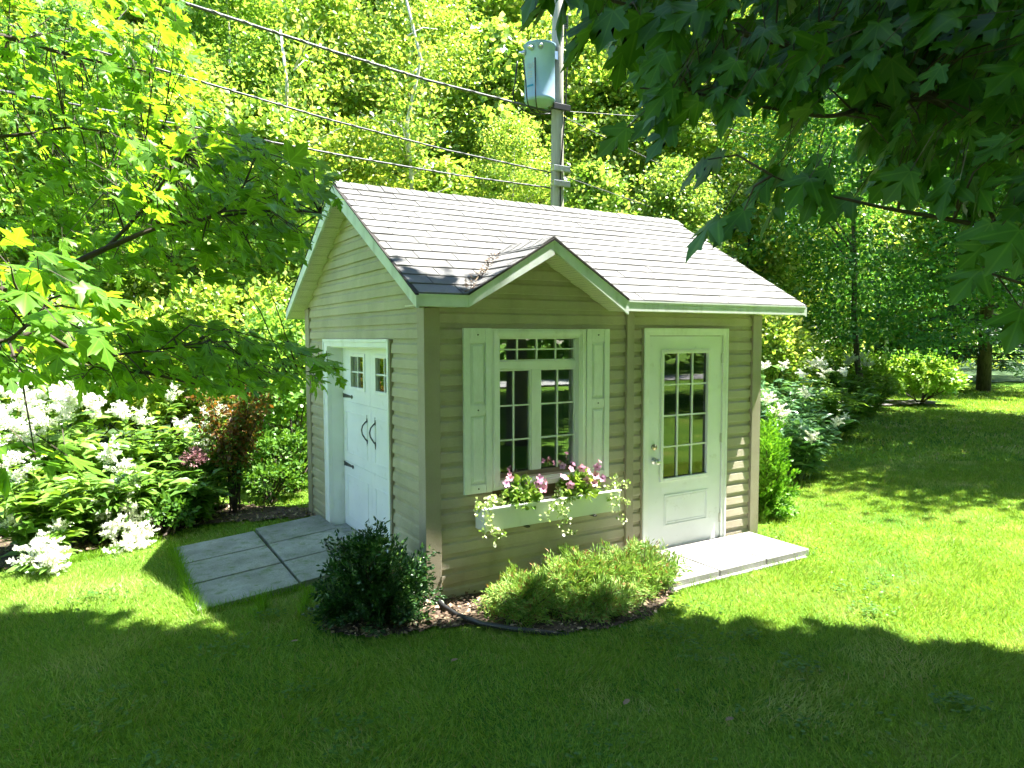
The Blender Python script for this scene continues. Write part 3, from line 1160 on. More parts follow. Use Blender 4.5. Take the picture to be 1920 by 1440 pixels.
# ------------------------------------------------------------------ carriage doors on the gable side
XD = .125
m = MB()
for (a, b, c, d) in ((.665, .728, .03, 1.935), (2.383, 2.505, .03, 1.935)):
    m.box(-.038, .0015, a, b, c, d)
m.box(-.038, .0015, .7285, 2.3825, 1.872, 1.935)
m.box(-.046, -.0375, .665, .690, .03, 1.945)
m.box(-.046, -.0375, 2.480, 2.505, .03, 1.945)
m.box(-.046, -.0375, .6905, 2.4795, 1.918, 1.945)
ldf = m.build('door_surround', M['white'], SHED, bevel=.003)
m = MB()
m.box(.002, .20, .716, .7295, .03, 1.8715)
m.box(.002, .20, 2.3815, 2.397, .03, 1.8715)
m.box(.002, .20, .730, 2.381, 1.859, 1.8715)
m.build('jamb', M['white'], ldf)
boxobj('sill', (-.03, .19, .73, 2.38, .012, .036), M['concrete_old'], ldf)


def leaf_door(y0, y1, wy0, wy1, hinge_y, handle_y, sgn, lab):
    m = MB()
    z0, z1 = .045, 1.856
    secs = [(z0, .700), (.704, 1.318), (1.322, z1)]
    wz0, wz1 = 1.475, 1.775
    for i, (a, b) in enumerate(secs):
        if i < 2:
            m.box(XD, XD + .04, y0, y1, a, b)
        else:
            m.box(XD, XD + .04, y0, wy0, a, b)
            m.box(XD, XD + .04, wy1, y1, a, b)
            m.box(XD, XD + .04, wy0 + .0003, wy1 - .0003, a, wz0)
            m.box(XD, XD + .04, wy0 + .0003, wy1 - .0003, wz1, b)
    m.box(XD + .008, XD + .03, y0 + .002, y1 - .002, .69, .715)
    m.box(XD + .008, XD + .03, y0 + .002, y1 - .002, 1.31, 1.33)
    d = m.build('carriage_door', M['door_white'], SHED)
    tag(d, lab)
    m = MB()
    for (a, b, c, e) in ((y0 + .10, y1 - .10, .14, .58), (y0 + .10, y1 - .10, .80, 1.22)):
        w = .012
        for q in ((a, a + w, c, e), (b - w, b, c, e), (a + w, b - w, e - w, e), (a + w, b - w, c, c + w)):
            m.box(XD - .0055, XD - .0002, q[0], q[1], q[2], q[3])
    m.build('embossed_panel', M['door_white'], d, bevel=.003)
    m = MB()
    w = .03
    for q in ((wy0 - w, wy0 + .002, wz0 - w, wz1 + w), (wy1 - .002, wy1 + w, wz0 - w, wz1 + w), (wy0 + .002, wy1 - .002, wz1 - .002, wz1 + w), (wy0 + .002, wy1 - .002, wz0 - w, wz0 + .002)):
        m.box(XD - .012, XD - .0003, *q)
    m.build('lite_frame', M['white'], d, bevel=.004)
    lites(d, wy0 + .003, wy1 - .003, wz0 + .003, wz1 - .003, 2, 2, .014, XD + .012, M['glass'], ybar=(XD - .002, XD + .011), mp=lambda a, b, c, e, f, g: (c, e, a, b, f, g))
    # iron handle: a bowed bar between two spear plates
    m = MB()
    hz0, hz1 = .955, 1.205
    pts = [(XD - .004, handle_y, hz0 + .03), (XD - .020, handle_y, hz0 + .05), (XD - .050, handle_y, hz0 + .10), (XD - .056, handle_y, hz0 + .14), (XD - .045, handle_y, hz1 - .07),
           (XD - .018, handle_y, hz1 - .04), (XD - .004, handle_y, hz1 - .03)]
    m.tube(pts, .0065, 8)
    for zc, q in ((hz0, 1), (hz1, -1)):
        m.prism([(XD - .006, handle_y - .013, zc + q * .03), (XD - .006, handle_y, zc - q * .025), (XD - .006, handle_y + .013, zc + q * .03), (XD - .006, handle_y, zc + q * .055)], (.0055, 0, 0))
    m.build('handle', M['black_iron'], d)
    for zc in (1.372, .672):
        m = MB()
        e = hinge_y + sgn * .30
        m.prism([(XD - .007, hinge_y, zc - .022), (XD - .007, hinge_y, zc + .022), (XD - .007, hinge_y + sgn * .26, zc + .009), (XD - .007, hinge_y + sgn * .275, zc + .020), (XD - .007, e, zc),
                 (XD - .007, hinge_y + sgn * .275, zc - .020), (XD - .007, hinge_y + sgn * .26, zc - .009)], (.0065, 0, 0))
        m.build('strap_hinge', M['black_iron'], d)


leaf_door(1.5575, 2.380, 1.73, 2.10, 2.372, 1.665, -1, 'rear leaf of the white carriage door')
leaf_door(.7305, 1.5545, 1.00, 1.40, .74, 1.445, 1, 'front leaf of the white carriage door')

# ------------------------------------------------------------------ pavers and ramp slabs
spots = [(1.680, 2.234), (2.249, 2.800), (2.815, 3.375)]
labs = ['pale square paver half under the juniper by the white door', 'middle square paver before the white entry door', 'sunlit square paver at the shed\'s right corner']
for (a, b), lb in zip(spots, labs):
    m = MB()
    m.box(a, b, -.735, -.062, .0, .062 + random.uniform(-.003, .003))
    o = m.build('paver', M['concrete'], None, bevel=.006)
    tag(o, lb, 'paver', 'pavers before the entry door')
m = MB()
m.box(1.66, 3.30, -.775, -.10, -.03, .012)
o = m.build('concrete_footing', M['concrete'])
tag(o, 'low concrete footing edge showing beneath the door pavers', 'footing')
rows = [(.67, 1.250), (1.275, 1.838), (1.862, 2.42)]
rn = ['front', 'middle', 'rear']
for ci, (xa, xb) in enumerate(((-1.495, -.757), (-.728, -.048))):
    for ri, (ya, yb) in enumerate(rows):
        y0, y1 = (ya, yb) if ci == 0 else [(.80, 1.385), (1.408, 1.988), (2.012, 2.62)][ri]
        z0, z1 = (.022, .052) if ci == 0 else (.050, .080)
        m = MB()
        x0, x1 = xa, xb
        j = .006 * (ri - 1)
        m.add([(x0 + j, y0, -.02), (x1, y0 + .1, -.02), (x1, y1 + .1, -.02), (x0 + j, y1, -.02),
               (x0 + j, y0, z0), (x1, y0 + .1, z1), (x1, y1 + .1, z1), (x0 + j, y1, z0)],
              [(3, 2, 1, 0), (4, 5, 6, 7), (0, 1, 5, 4), (1, 2, 6, 5), (2, 3, 7, 6), (3, 0, 4, 7)])
        o = m.build('ramp_slab', M['concrete_old'], None, bevel=.006)
        if ri == 0:
            o.data.materials[0] = M['concrete_old']
        tag(o, '%s grey concrete slab of the ramp, %s' % (rn[ri], 'outer row on the lawn' if ci == 0 else 'inner row beside the carriage doors'), 'slab', 'slabs of the side ramp')
# black lawn edging
m = MB()
epts = [(.03, -.045, .02), (.0, -.12, .07), (-.01, -.25, .06), (.02, -.42, .045), (.10, -.62, .04), (.24, -.80, .035), (.42, -.93, .015), (.55, -.99, -.01)]
m.tube(epts, .017, 10)
tag(m.build('lawn_edging', M['edging'], None, smooth=True), 'black plastic edging pipe curving from the shed corner round the bed', 'edging')

# ------------------------------------------------------------------ flower box and its plants
FB = empty('flower_box', (1.0, -.03, .5), 'white trough flower box under the shuttered window', 'flower box')
bx0, bx1, by0, by1, bz0, bz1 = .375, 1.625, -.205, -.048, .520, .686


def fbox(name, b, mat, bevel=.003):
    m = MB()
    m.box(*b)
    return keep(m.build(name, mat, None, bevel=bevel), FB)


m = MB()
m.add([(bx0, by0 + .018, bz0), (bx1, by0 + .018, bz0), (bx1, by0 + .034, bz0), (bx0, by0 + .034, bz0),
       (bx0, by0, bz1), (bx1, by0, bz1), (bx1, by0 + .016, bz1), (bx0, by0 + .016, bz1)],
      [(3, 2, 1, 0), (4, 5, 6, 7), (0, 1, 5, 4), (1, 2, 6, 5), (2, 3, 7, 6), (3, 0, 4, 7)])
keep(m.build('front_panel', M['white'], None, bevel=.003), FB)
fbox('back_panel', (bx0, bx1, by1 - .014, by1, bz0, bz1), M['white'])
fbox('end_panel', (bx0 - .014, bx0 - .0005, by0 + .004, by1, bz0, bz1 - .004), M['white'])
fbox('end_panel', (bx1 + .0005, bx1 + .014, by0 + .004, by1, bz0, bz1 - .004), M['white'])
fbox('bottom', (bx0 + .001, bx1 - .001, by0 + .03, by1 - .015, bz0 + .001, bz0 + .014), M['white'])
fbox('soil', (bx0 + .002, bx1 - .002, by0 + .022, by1 - .016, bz0 + .02, bz1 - .022), M['soil'], 0)
fbox('rim', (bx0 - .016, bx1 + .016, by0 - .012, by0 + .018, bz1 + .0005, bz1 + .012), M['white'])
for x in (.72, 1.36):
    fbox('bracket', (x, x + .03, by0 - .004, -.024, bz0 - .014, bz0 - .001), M['black_iron'], .002)


def bushy(seed, c, rx, ry, rz, n, size, T, up=.4, droop=0.0, shell=.35):
    """leaves spread through a half-ellipsoid, tips outward"""
    g = np.random.default_rng(seed)
    d = unit(g.normal(size=(n, 3)))
    d[:, 2] = np.abs(d[:, 2])
    r = g.random(n) ** shell
    P = np.array(c) + d * r[:, None] * np.array([rx, ry, rz])
    tip = d + .6 * g.normal(size=(n, 3)) + np.array([0, 0, -droop])
    nr = np.array([0, 0, 1.0]) * up + d * .5 + .6 * g.normal(size=(n, 3))
    return scatter(T, P, tip, nr, size * g.uniform(.6, 1.25, n))


# petunia flower: five fused petals as a shallow trumpet
def petunia_T():
    vs = [(0, 0, -.30)]
    n = 20
    for ring, (rb, zb_) in enumerate(((.17, -.10), (1.0, .0))):
        for i in range(n):
            a = 2 * math.pi * i / n
            lobe = abs(math.cos(2.5 * a))
            r = .17 if ring == 0 else .33 + .19 * lobe
            z = zb_ if ring == 0 else (.05 - .09 * lobe + .05 * math.sin(5 * a + 1))
            vs.append((r * math.cos(a), r * math.sin(a), z))
    fs = []
    for i in range(n):
        j = (i + 1) % n
        fs += [(0, 1 + i, 1 + j), (1 + i, 1 + n + i, 1 + n + j), (1 + i, 1 + n + j, 1 + j)]
    return np.array(vs), np.array(fs)


T_PET = petunia_T()


def petunia(x, w, h, blooms, seed, label):
    g = np.random.default_rng(seed)
    t = empty('petunia', (x, -.125, .664), label, 'petunia', 'petunias in the flower box')
    parts = [bushy(seed, (0, 0, 0), w, .11, h, 170, .06, T_ROUND, .5, .2, .5), bushy(seed + 1, (0, 0, h * .2), w * .9, .10, h * .9, 90, .075, T_LANCE, .5, .1, .6)]
    V, F = merge([(v, np.vstack([f])) for v, f in parts])
    link('foliage', np_mesh('petunia_foliage', V, F), G['petleaf'], t)
    m = MB()
    for i in range(9):
        a = g.uniform(-w, w)
        m.tube([(a * .2, 0, -.02), (a * .6, g.uniform(-.04, .04), h * .5), (a, g.uniform(-.08, .06), h * g.uniform(.7, 1))], .0025, 5)
    m.build('stem', G['petleaf'], t)
    me = None
    for (bx, by, bz, s) in blooms:
        s *= .84
        d = np.array([[g.normal(-.2, .7), -.8 + g.normal(0, .45), .55 + g.normal(0, .4)]])
        # flower axis is the template's z; build with tip perpendicular
        side = np.cross(d, [[0, 0, 1.0]])
        V, F = scatter(T_PET, np.zeros((1, 3)), side, d, np.array([s]))
        b = link('bloom', np_mesh('bloom', V, F), M['pink_petal'], t, (bx, by - .03, bz))
        V, F = scatter(T_ROUND, np.zeros((1, 3)) - unit(d) * s * .10 - unit(side) * s * .10, side, d, np.array([s * .22]))
        link('throat', np_mesh('throat', V, F), M['throat'], b)


g = np.random.default_rng(3)
petunia(.72, .17, .20, [(-.17, -.04, .20, .08), (-.13, -.02, .235, .075), (.10, -.06, .17, .085), (.15, -.05, .13, .09), (.13, -.04, .21, .08), (.19, -.03, .17, .07), (-.10, .03, .25, .07)], 21,
        'leafy petunia with few pink blooms in the box\'s left half')
petunia(1.26, .20, .21, [(-.19, -.05, .20, .095), (-.14, -.06, .13, .085), (-.10, -.02, .25, .07), (-.02, -.05, .25, .085), (.06, -.04, .22, .09), (.12, -.05, .18, .09), (.15, -.03, .24, .085),
                         (.19, -.05, .15, .085), (.10, -.06, .12, .08), (.03, -.05, .15, .08), (.17, -.04, .29, .06), (-.05, .03, .28, .07), (-.15, .035, .27, .075)], 31,
        'full petunia thick with pink blooms in the box\'s right half')


def trailer(name, base, paths, n, seed, label, size=.026):
    """trailing plant: thin stems that hang over the rim, with small round leaves"""
    g = np.random.default_rng(seed)
    t = empty(name, base, label, 'vine', 'trailing vines on the flower box')
    m = MB()
    parts = []
    for p in paths:
        p = np.array(p, float)
        seg = np.linspace(0, len(p) - 1, 14)
        q = np.array([p[int(min(s, len(p) - 2))] + (p[int(min(s, len(p) - 2)) + 1] - p[int(min(s, len(p) - 2))]) * (s - int(min(s, len(p) - 2))) for s in seg])
        q += g.normal(0, .006, q.shape)
        m.tube(q, .0016, 4)
        k_ = g.integers(0, 14, n)
        P = q[k_] + g.normal(0, .016, (n, 3))
        parts.append(scatter(T_ROUND, P, g.normal(size=(n, 3)) + [0, -.3, -.3], g.normal(size=(n, 3)) * .6 + [0, -.6, .7], size * g.uniform(.6, 1.3, n)))
    m.build('stem', G['trail'], t)
    V, F = merge(parts)
    link('foliage', np_mesh('trail_leaves', V, F), G['trail'], t)


trailer('trailing_vine', (.40, -.13, .67), [[(0, 0, 0), (-.02, -.06, .06), (-.05, -.10, -.02), (-.07, -.10, -.16)], [(0, 0, 0), (.04, -.05, .07), (-.02, -.10, -.06), (.02, -.09, -.20)],
                                        [(0, 0, 0), (.09, .01, .06), (.12, -.05, .05)], [(0, 0, 0), (-.05, 0, .07), (-.10, -.05, 0)], [(0, -.02, -.01), (.02, -.10, -.12), (.10, -.09, -.19)],
                                        [(0, 0, 0), (.05, .02, .09), (.08, -.02, .07)]], 44, 41, 'pale trailing vine spilling over the box\'s left end', .030)
trailer('trailing_vine', (1.02, -.14, .67), [[(0, 0, 0), (.0, -.08, .02), (-.02, -.10, -.10), (.02, -.09, -.22), (.12, -.06, -.27), (.20, -.05, -.25)], [(0, 0, 0), (.02, -.06, .12), (.0, -.08, .03)],
                                        [(0, 0, 0), (.06, -.08, .0), (.06, -.10, -.16)], [(0, 0, 0), (-.06, -.09, .0), (-.16, -.10, -.10)], [(0, 0, 0), (.08, -.05, .03), (.16, -.07, .06)],
                                        [(0, 0, 0), (.0, -.09, -.05), (.04, -.10, -.15)]], 40, 42, 'long trailing vine hanging over the middle of the flower box')
trailer('trailing_vine', (1.56, -.13, .67), [[(0, 0, 0), (.05, -.05, .08), (.12, -.06, .07), (.17, -.05, .10)], [(0, 0, 0), (.02, -.08, .02), (.03, -.10, -.12), (.08, -.09, -.21), (.13, -.07, -.24)],
                                        [(0, 0, 0), (.07, -.04, .14)], [(0, 0, 0), (-.03, -.09, -.02), (-.02, -.10, -.12)], [(0, 0, 0), (.07, -.09, -.05), (.16, -.07, -.10)]], 40, 43,
        'bright trailing vine spilling past the box\'s right end')


# ------------------------------------------------------------------ shrubs by the shed
def shoot_shrub(name, label, cat, base, rx, ry, h, nshoot, per, nsize, mat, seed, lean=(0, 0), wid=.28, stemmat=None, group=None, updir=.55, flat=1.0, fill=0):
    """shrub of needle-clad shoots radiating from its base"""
    g = np.random.default_rng(seed)
    t = empty(name, base, label, cat, group)
    st = MB()
    Ps, Ts, Ns, Ss = [], [], [], []
    for i in range(nshoot):
        a = g.uniform(0, 2 * math.pi)
        e = math.acos(g.uniform(.02, 1.0)) if i % 3 else g.uniform(0, .9)
        d = np.array([math.cos(a) * math.sin(e), math.sin(a) * math.sin(e), math.cos(e)])
        end = d * np.array([rx, ry, h]) * (g.uniform(.65, 1.04) if i % 6 else g.uniform(1.0, 1.28)) + np.array([lean[0], lean[1], 0]) * d[2]
        end[2] = max(end[2], .06)
        mid = end * .5 + np.array([0, 0, .12 * h]) + g.normal(0, .03, 3)
        if i % 5 == 0:
            st.tube([np.zeros(3), mid, end], [.010, .006, .002], 5)
        tt = g.random(per) ** .6
        q = (1 - tt)[:, None] ** 2 * np.zeros(3) + (2 * tt * (1 - tt))[:, None] * mid + (tt ** 2)[:, None] * end
        ax = unit(end - mid)
        spray = unit(np.cross(ax, g.normal(size=3)))
        side = np.where(g.random(per) < .5, 1, -1)[:, None] * spray
        off = side * (g.random(per) * .05 * flat)[:, None] + g.normal(0, .012, (per, 3))
        Ps.append(q + off)
        Ts.append(ax * .8 + side * .9 + g.normal(0, .35, (per, 3)) + [0, 0, updir * .4])
        Ns.append(np.cross(ax, spray) + g.normal(0, .5, (per, 3)))
        Ss.append(nsize * g.uniform(.7, 1.3, per))
    P, T_, N_, S_ = np.concatenate(Ps), np.concatenate(Ts), np.concatenate(Ns), np.concatenate(Ss)
    P[:, 2] = np.maximum(P[:, 2], .01)
    V, F = scatter(T_DIAMOND, P, T_, N_, S_, np.full(len(P), wid / .6 * 1.6))
    link('foliage', np_mesh(name + '_foliage', V, F), mat, t)
    st.build('stem', stemmat or M['bark_twig'], t)
    return t


shoot_shrub('yew_bush', 'dark yew bush in front of the shed\'s near corner', 'bush', (-.44, -.03, 0), .50, .44, .56, 190, 130, .034, G['yew_dark'], 61)
shoot_shrub('yew_bush', 'bright yellow-green yew bush against the shed\'s far right corner', 'bush', (4.20, .42, 0), .38, .36, .95, 110, 130, .045, G['yew_bright'], 62, updir=.9)
JG = 'junipers in the front bed'
shoot_shrub('juniper', 'shaded dark juniper at the left of the front bed', 'juniper', (.56, -.52, 0), .42, .38, .22, 140, 140, .042, G['juniper'], 63, group=JG, wid=.11)
shoot_shrub('juniper', 'tall feathery juniper in the middle of the front bed', 'juniper', (1.05, -.44, 0), .50, .38, .27, 150, 140, .042, G['juniper'], 64, group=JG, wid=.11)
shoot_shrub('juniper', 'sunlit yellow-green juniper beside the entry pavers', 'juniper', (1.52, -.52, 0), .46, .40, .27, 140, 140, .042, G['juniper'], 65, group=JG, wid=.11)
shoot_shrub('juniper', 'low half-brown juniper at the bed\'s front edge', 'juniper', (.95, -.80, 0), .40, .26, .17, 90, 130, .038, G['juniper'], 66, group=JG, wid=.11)


# bark chips and dry leaves on the bed
def chips(name, poly, n, seed, label, size=(.012, .045), z=.022, mat=None, cat='chips'):
    g = np.random.default_rng(seed)
    xs = [p[0] for p in poly]
    ys = [p[1] for p in poly]
    P = np.stack([g.uniform(min(xs), max(xs), n * 3), g.uniform(min(ys), max(ys), n * 3)], 1)
    P = P[inpoly(P[:, 0], P[:, 1], poly)][:n]
    P = np.column_stack([P, z + g.random(len(P)) * .016])
    d = g.normal(size=(len(P), 3)) * [1, 1, .25]
    V, F = scatter(T_DIAMOND, P, d, g.normal(size=(len(P), 3)) * .35 + [0, 0, 1], g.uniform(*size, len(P)))
    o = link(name, np_mesh(name, V, F), mat or M['bark_chip'])
    return tag(o, label, cat, kind='stuff')


chips('bark_mulch', BED, 3000, 71, 'brown bark chips and dry litter covering the front bed')
chips('bark_mulch', LEFT_BED, 2600, 72, 'brown litter under the white flowering plants', (.015, .06))
LIT = [(-.22, -.42), (.0, -.46), (.10, -.30), (.0, -.06), (-.2, -.12)]
chips('dry_leaves', LIT, 130, 73, 'pale dry leaves heaped at the shed\'s near corner', (.03, .075), .03)
# needles caught in the roof valley
g = np.random.default_rng(74)
n = 200
s = g.random(n) ** 1.3 * .82
x = D0 + (DA - D0) * s + g.normal(-.012, .022, n)
y = -OVF + (YV + OVF) * s + g.normal(.006, .016, n)
P = np.column_stack([x, y, [max(zmain(b), ZE + DP * (a - D0)) + .012 for a, b in zip(x, y)]])
V, F = scatter(T_DIAMOND, P, g.normal(size=(n, 3)) * [1, 1, .6], g.normal(size=(n, 3)) * .4 + [0, -.4, 1], g.uniform(.02, .06, n), np.full(n, .35))
V2 = V
o = link('needle_litter', np_mesh('needle_litter', V, F), M['bark_chip'])
tag(o, 'rusty dry needles caught in the roof valley', 'litter', kind='stuff')


# ------------------------------------------------------------------ tall white-plumed perennials
def plume_mesh(seed, n=520):
    g = np.random.default_rng(seed)
    parts = []
    for b in range(11):
        a = g.uniform(0, 2 * math.pi)
        d = np.array([math.cos(a) * .8, math.sin(a) * .8, g.uniform(.3, 1.2)])
        d /= np.linalg.norm(d)
        st = np.array([0, 0, g.uniform(0, .5)])
        k_ = n // 11
        tt = g.random(k_)
        ln = g.uniform(.35, .62)
        P = st + d * (tt * ln)[:, None] + g.normal(0, .035, (k_, 3)) * (1.1 - tt)[:, None]
        P[:, 2] -= .12 * tt ** 2
        parts.append(scatter(T_DIAMOND, P, g.normal(size=(k_, 3)) + d, g.normal(size=(k_, 3)), .085 * g.uniform(.6, 1.3, k_)))
    V, F = merge(parts)
    me = np_mesh('plume', V, F)
    me.materials.append(M['white_petal'])
    return me


PLUMES = [plume_mesh(80 + i) for i in range(4)]


def persicaria(label, base, h, spread, nst, plumes, seed, mat='peren', leaf=.2, group='white plumed perennials', per=26):
    """leafy upright stems, lance leaves, white plumes at given offsets from the base (x, y, z, size)"""
    g = np.random.default_rng(seed)
    t = empty('plumed_perennial', base, label, 'perennial', group)
    st = MB()
    parts = []
    ends = [(np.array(p[:3]), p[3]) for p in plumes]
    while len(ends) < nst * 1.5:
        a, r = g.uniform(0, 2 * math.pi), spread * math.sqrt(g.random())
        ends.append((np.array([r * math.cos(a), r * math.sin(a), h * g.uniform(.55, .95)]), 0))
    for e, s_ in ends:
        root = np.array([e[0] * .35, e[1] * .35, 0]) + g.normal(0, .03, 3) * [1, 1, 0]
        mid = (root + e) / 2 + np.array([0, 0, e[2] * .15])
        st.tube([root, mid, e], [.008, .006, .003], 5)
        tt = g.uniform(.12, 1.0, per)
        q = ((1 - tt) ** 2)[:, None] * root + (2 * tt * (1 - tt))[:, None] * mid + (tt ** 2)[:, None] * e
        a = g.uniform(0, 2 * math.pi, per)
        d = np.column_stack([np.cos(a), np.sin(a), g.uniform(-.1, .55, per)])
        parts.append(scatter(T_LANCE, q, d, np.array([0, 0, 1.0]) + .35 * g.normal(size=(per, 3)), leaf * g.uniform(.55, 1.2, per), np.full(per, 1.25)))
    V, F = merge(parts)
    link('foliage', np_mesh('perennial_foliage', V, F), G[mat], t)
    st.build('stem', G[mat], t)
    for i, (e, s_) in enumerate(ends):
        if s_ > 0:
            o = link('plume', PLUMES[int(g.integers(0, 4))], None, t, tuple(e - np.array([0, 0, .25 * s_])), (g.normal(0, .25), g.normal(0, .25), g.uniform(0, 6.3)))
            o.scale = (s_ * 1.2, s_ * 1.2, s_ * 1.2)
            o['kind'] = 'stuff'


def rel(base, lst):
    """offsets from plant base for plumes seen at (u, v) at distance t"""
    out = []
    for u, v, t, s in lst:
        p = at(u, v, t)
        out.append((p[0] - base[0], p[1] - base[1], p[2] - base[2], s))
    return out


def gxy(u, t):
    p = at(u, 700, t)
    return (float(p[0]), float(p[1]), 0.0)


b = gxy(80, 7.4)
persicaria('tall white-plumed perennial at the far left, highest of the left bed', b, 1.15, .55, 34,
           rel(b, [(60, 770, 7.4, .42), (110, 750, 7.5, .42), (150, 745, 7.3, .42), (30, 800, 7.2, .40), (175, 770, 7.6, .36), (90, 800, 7.1, .40), (10, 760, 7.4, .4), (130, 775, 7.2, .4), (-40, 740, 7.3, .4), (40, 735, 7.6, .4), (90, 730, 7.7, .4), (120, 735, 7.6, .38), (0, 830, 7.0, .36), (60, 825, 7.1, .34)]), 91)
b = gxy(235, 7.5)
persicaria('leafy plumed perennial in the middle of the left bed', b, 1.05, .5, 36,
           rel(b, [(235, 775, 7.5, .30), (265, 785, 7.6, .28), (205, 860, 7.0, .30), (215, 890, 6.9, .28), (325, 745, 7.9, .25)]), 92)
b = gxy(235, 6.95)
persicaria('drooping plumed perennial leaning onto the sunny lawn edge', b, .75, .38, 24,
           rel(b, [(215, 920, 6.8, .30), (225, 950, 6.75, .32), (240, 985, 6.7, .34), (262, 1010, 6.7, .34), (215, 1000, 6.6, .30), (245, 1030, 6.6, .34), (225, 1040, 6.5, .32), (200, 960, 6.7, .26), (275, 1035, 6.65, .26)]), 93, leaf=.17)
b = gxy(70, 6.25)
persicaria('low plumed perennial flopping over the lawn at far left', b, .85, .42, 26,
           rel(b, [(75, 1050, 5.9, .33), (95, 1065, 5.8, .33), (55, 1065, 5.85, .33), (105, 1040, 5.95, .26), (30, 900, 6.3, .24), (60, 870, 6.3, .22), (20, 985, 6.1, .24), (110, 1000, 6.1, .2)]), 94, leaf=.19)
b = gxy(392, 8.0)
persicaria('plumed perennial behind the copper shrub', b, 1.1, .36, 20,
           rel(b, [(395, 790, 8.0, .30), (372, 830, 8.0, .28), (345, 800, 8.1, .26), (408, 775, 8.1, .24), (385, 845, 7.9, .25), (375, 870, 7.9, .2)]), 95)
b = gxy(330, 7.35)
persicaria('low broad-leaved perennial at the bed\'s lawn edge', b, .6, .42, 26, rel(b, [(310, 930, 7.2, .12)]), 96, leaf=.2)
b = gxy(165, 6.75)
persicaria('leafy low perennial between the two flopping plumed clumps', b, .7, .40, 26, rel(b, [(150, 950, 6.6, .14)]), 102, leaf=.2)
b = gxy(-60, 6.8)
persicaria('plumed perennial cut by the left picture edge', b, 1.2, .5, 26, rel(b, [(-60, 790, 6.6, .4), (-20, 850, 6.5, .3), (5, 870, 6.5, .25)]), 97)
b = gxy(1490, 9.7)
persicaria('cool green plumed perennial right of the shed, nearest the lawn', b, .95, .62, 40,
           rel(b, [(1435, 755, 9.5, .24), (1455, 775, 9.4, .26), (1472, 790, 9.4, .22), (1508, 742, 9.8, .2), (1520, 828, 9.3, .24), (1565, 795, 9.7, .2), (1590, 785, 9.9, .14)]), 98, 'peren_cool', leaf=.19)
b = gxy(1455, 11.4)
persicaria('misty plumed perennial close behind the shed\'s right corner', b, 1.3, .75, 40,
           rel(b, [(1430, 692, 11.4, .22), (1470, 690, 11.5, .2), (1500, 705, 11.2, .2), (1545, 705, 11.6, .2)]), 99, 'peren_cool', leaf=.2)
b = gxy(1560, 13.5)
persicaria('sunlit plumed perennial before the lime shrubs', b, 1.1, .8, 46,
           rel(b, [(1520, 690, 13.5, .3), (1550, 685, 13.6, .3), (1585, 700, 13.6, .26)]), 100, 'peren', leaf=.2)
b = gxy(1620, 17.5)
persicaria('far plumed perennial beside the gravel', b, 1.1, .8, 40, rel(b, [(1590, 682, 17.5, .4), (1625, 680, 17.6, .4)]), 101, 'peren', leaf=.2)

# copper shrub, mauve flower, low greens behind the ramp
t = empty('copper_shrub', gxy(432, 7.75), 'copper and brown leaved upright shrub beside the ramp', 'shrub')
st = MB()
g = np.random.default_rng(110)
parts, low = [], []
for i in range(22):
    a, e = g.uniform(0, 6.28), g.uniform(.05, .6)
    h = g.uniform(.9, 1.42)
    end = np.array([math.cos(a) * e * .75 + .12, math.sin(a) * e * .6, h])
    mid = np.array([end[0] * .35, end[1] * .35, h * .55])
    st.tube([(g.normal(0, .03), g.normal(0, .03), 0), mid, end], [.009, .006, .002], 5)
    k_ = 120
    tt = g.uniform(.45, 1.05, k_)
    q = (2 * tt * (1 - tt))[:, None] * mid + (tt ** 2)[:, None] * end + g.normal(0, .05, (k_, 3))
    parts.append(scatter(T_DIAMOND, q, g.normal(size=(k_, 3)) + [0, 0, .1], g.normal(size=(k_, 3)) * .7 + [0, 0, .8], .055 * g.uniform(.6, 1.3, k_)))
    tt = g.uniform(.25, .5, 26)
    q = (2 * tt * (1 - tt))[:, None] * mid + (tt ** 2)[:, None] * end + g.normal(0, .07, (26, 3))
    low.append(scatter(T_DIAMOND, q, g.normal(size=(26, 3)), g.normal(size=(26, 3)) * .6 + [0, 0, .8], .05 * g.uniform(.6, 1.3, 26)))
V, F = merge(parts)
link('crown', np_mesh('copper_crown', V, F), G['red_shrub'], t)
V, F = merge(low)
link('lower_leaves', np_mesh('copper_lower', V, F), G['fern_green'], t)
st.build('stem', M['bark_twig'], t)
t = empty('mauve_flower', gxy(358, 7.5), 'small mauve flower head left of the copper shrub', 'flower')
V, F = bushy(111, (0, 0, .62), .12, .12, .16, 260, .05, T_DIAMOND, .3)
link('bloom', np_mesh('mauve_bloom', V, F), M['mauve_petal'], t)
V, F = bushy(112, (0, 0, 0), .2, .2, .6, 150, .09, T_LANCE, .5)
link('foliage', np_mesh('mauve_leaves', V, F), G['peren'], t)
m = MB()
m.tube([(0, 0, 0), (.01, 0, .4), (0, 0, .7)], .006, 5)
m.build('stem', G['peren'], t)


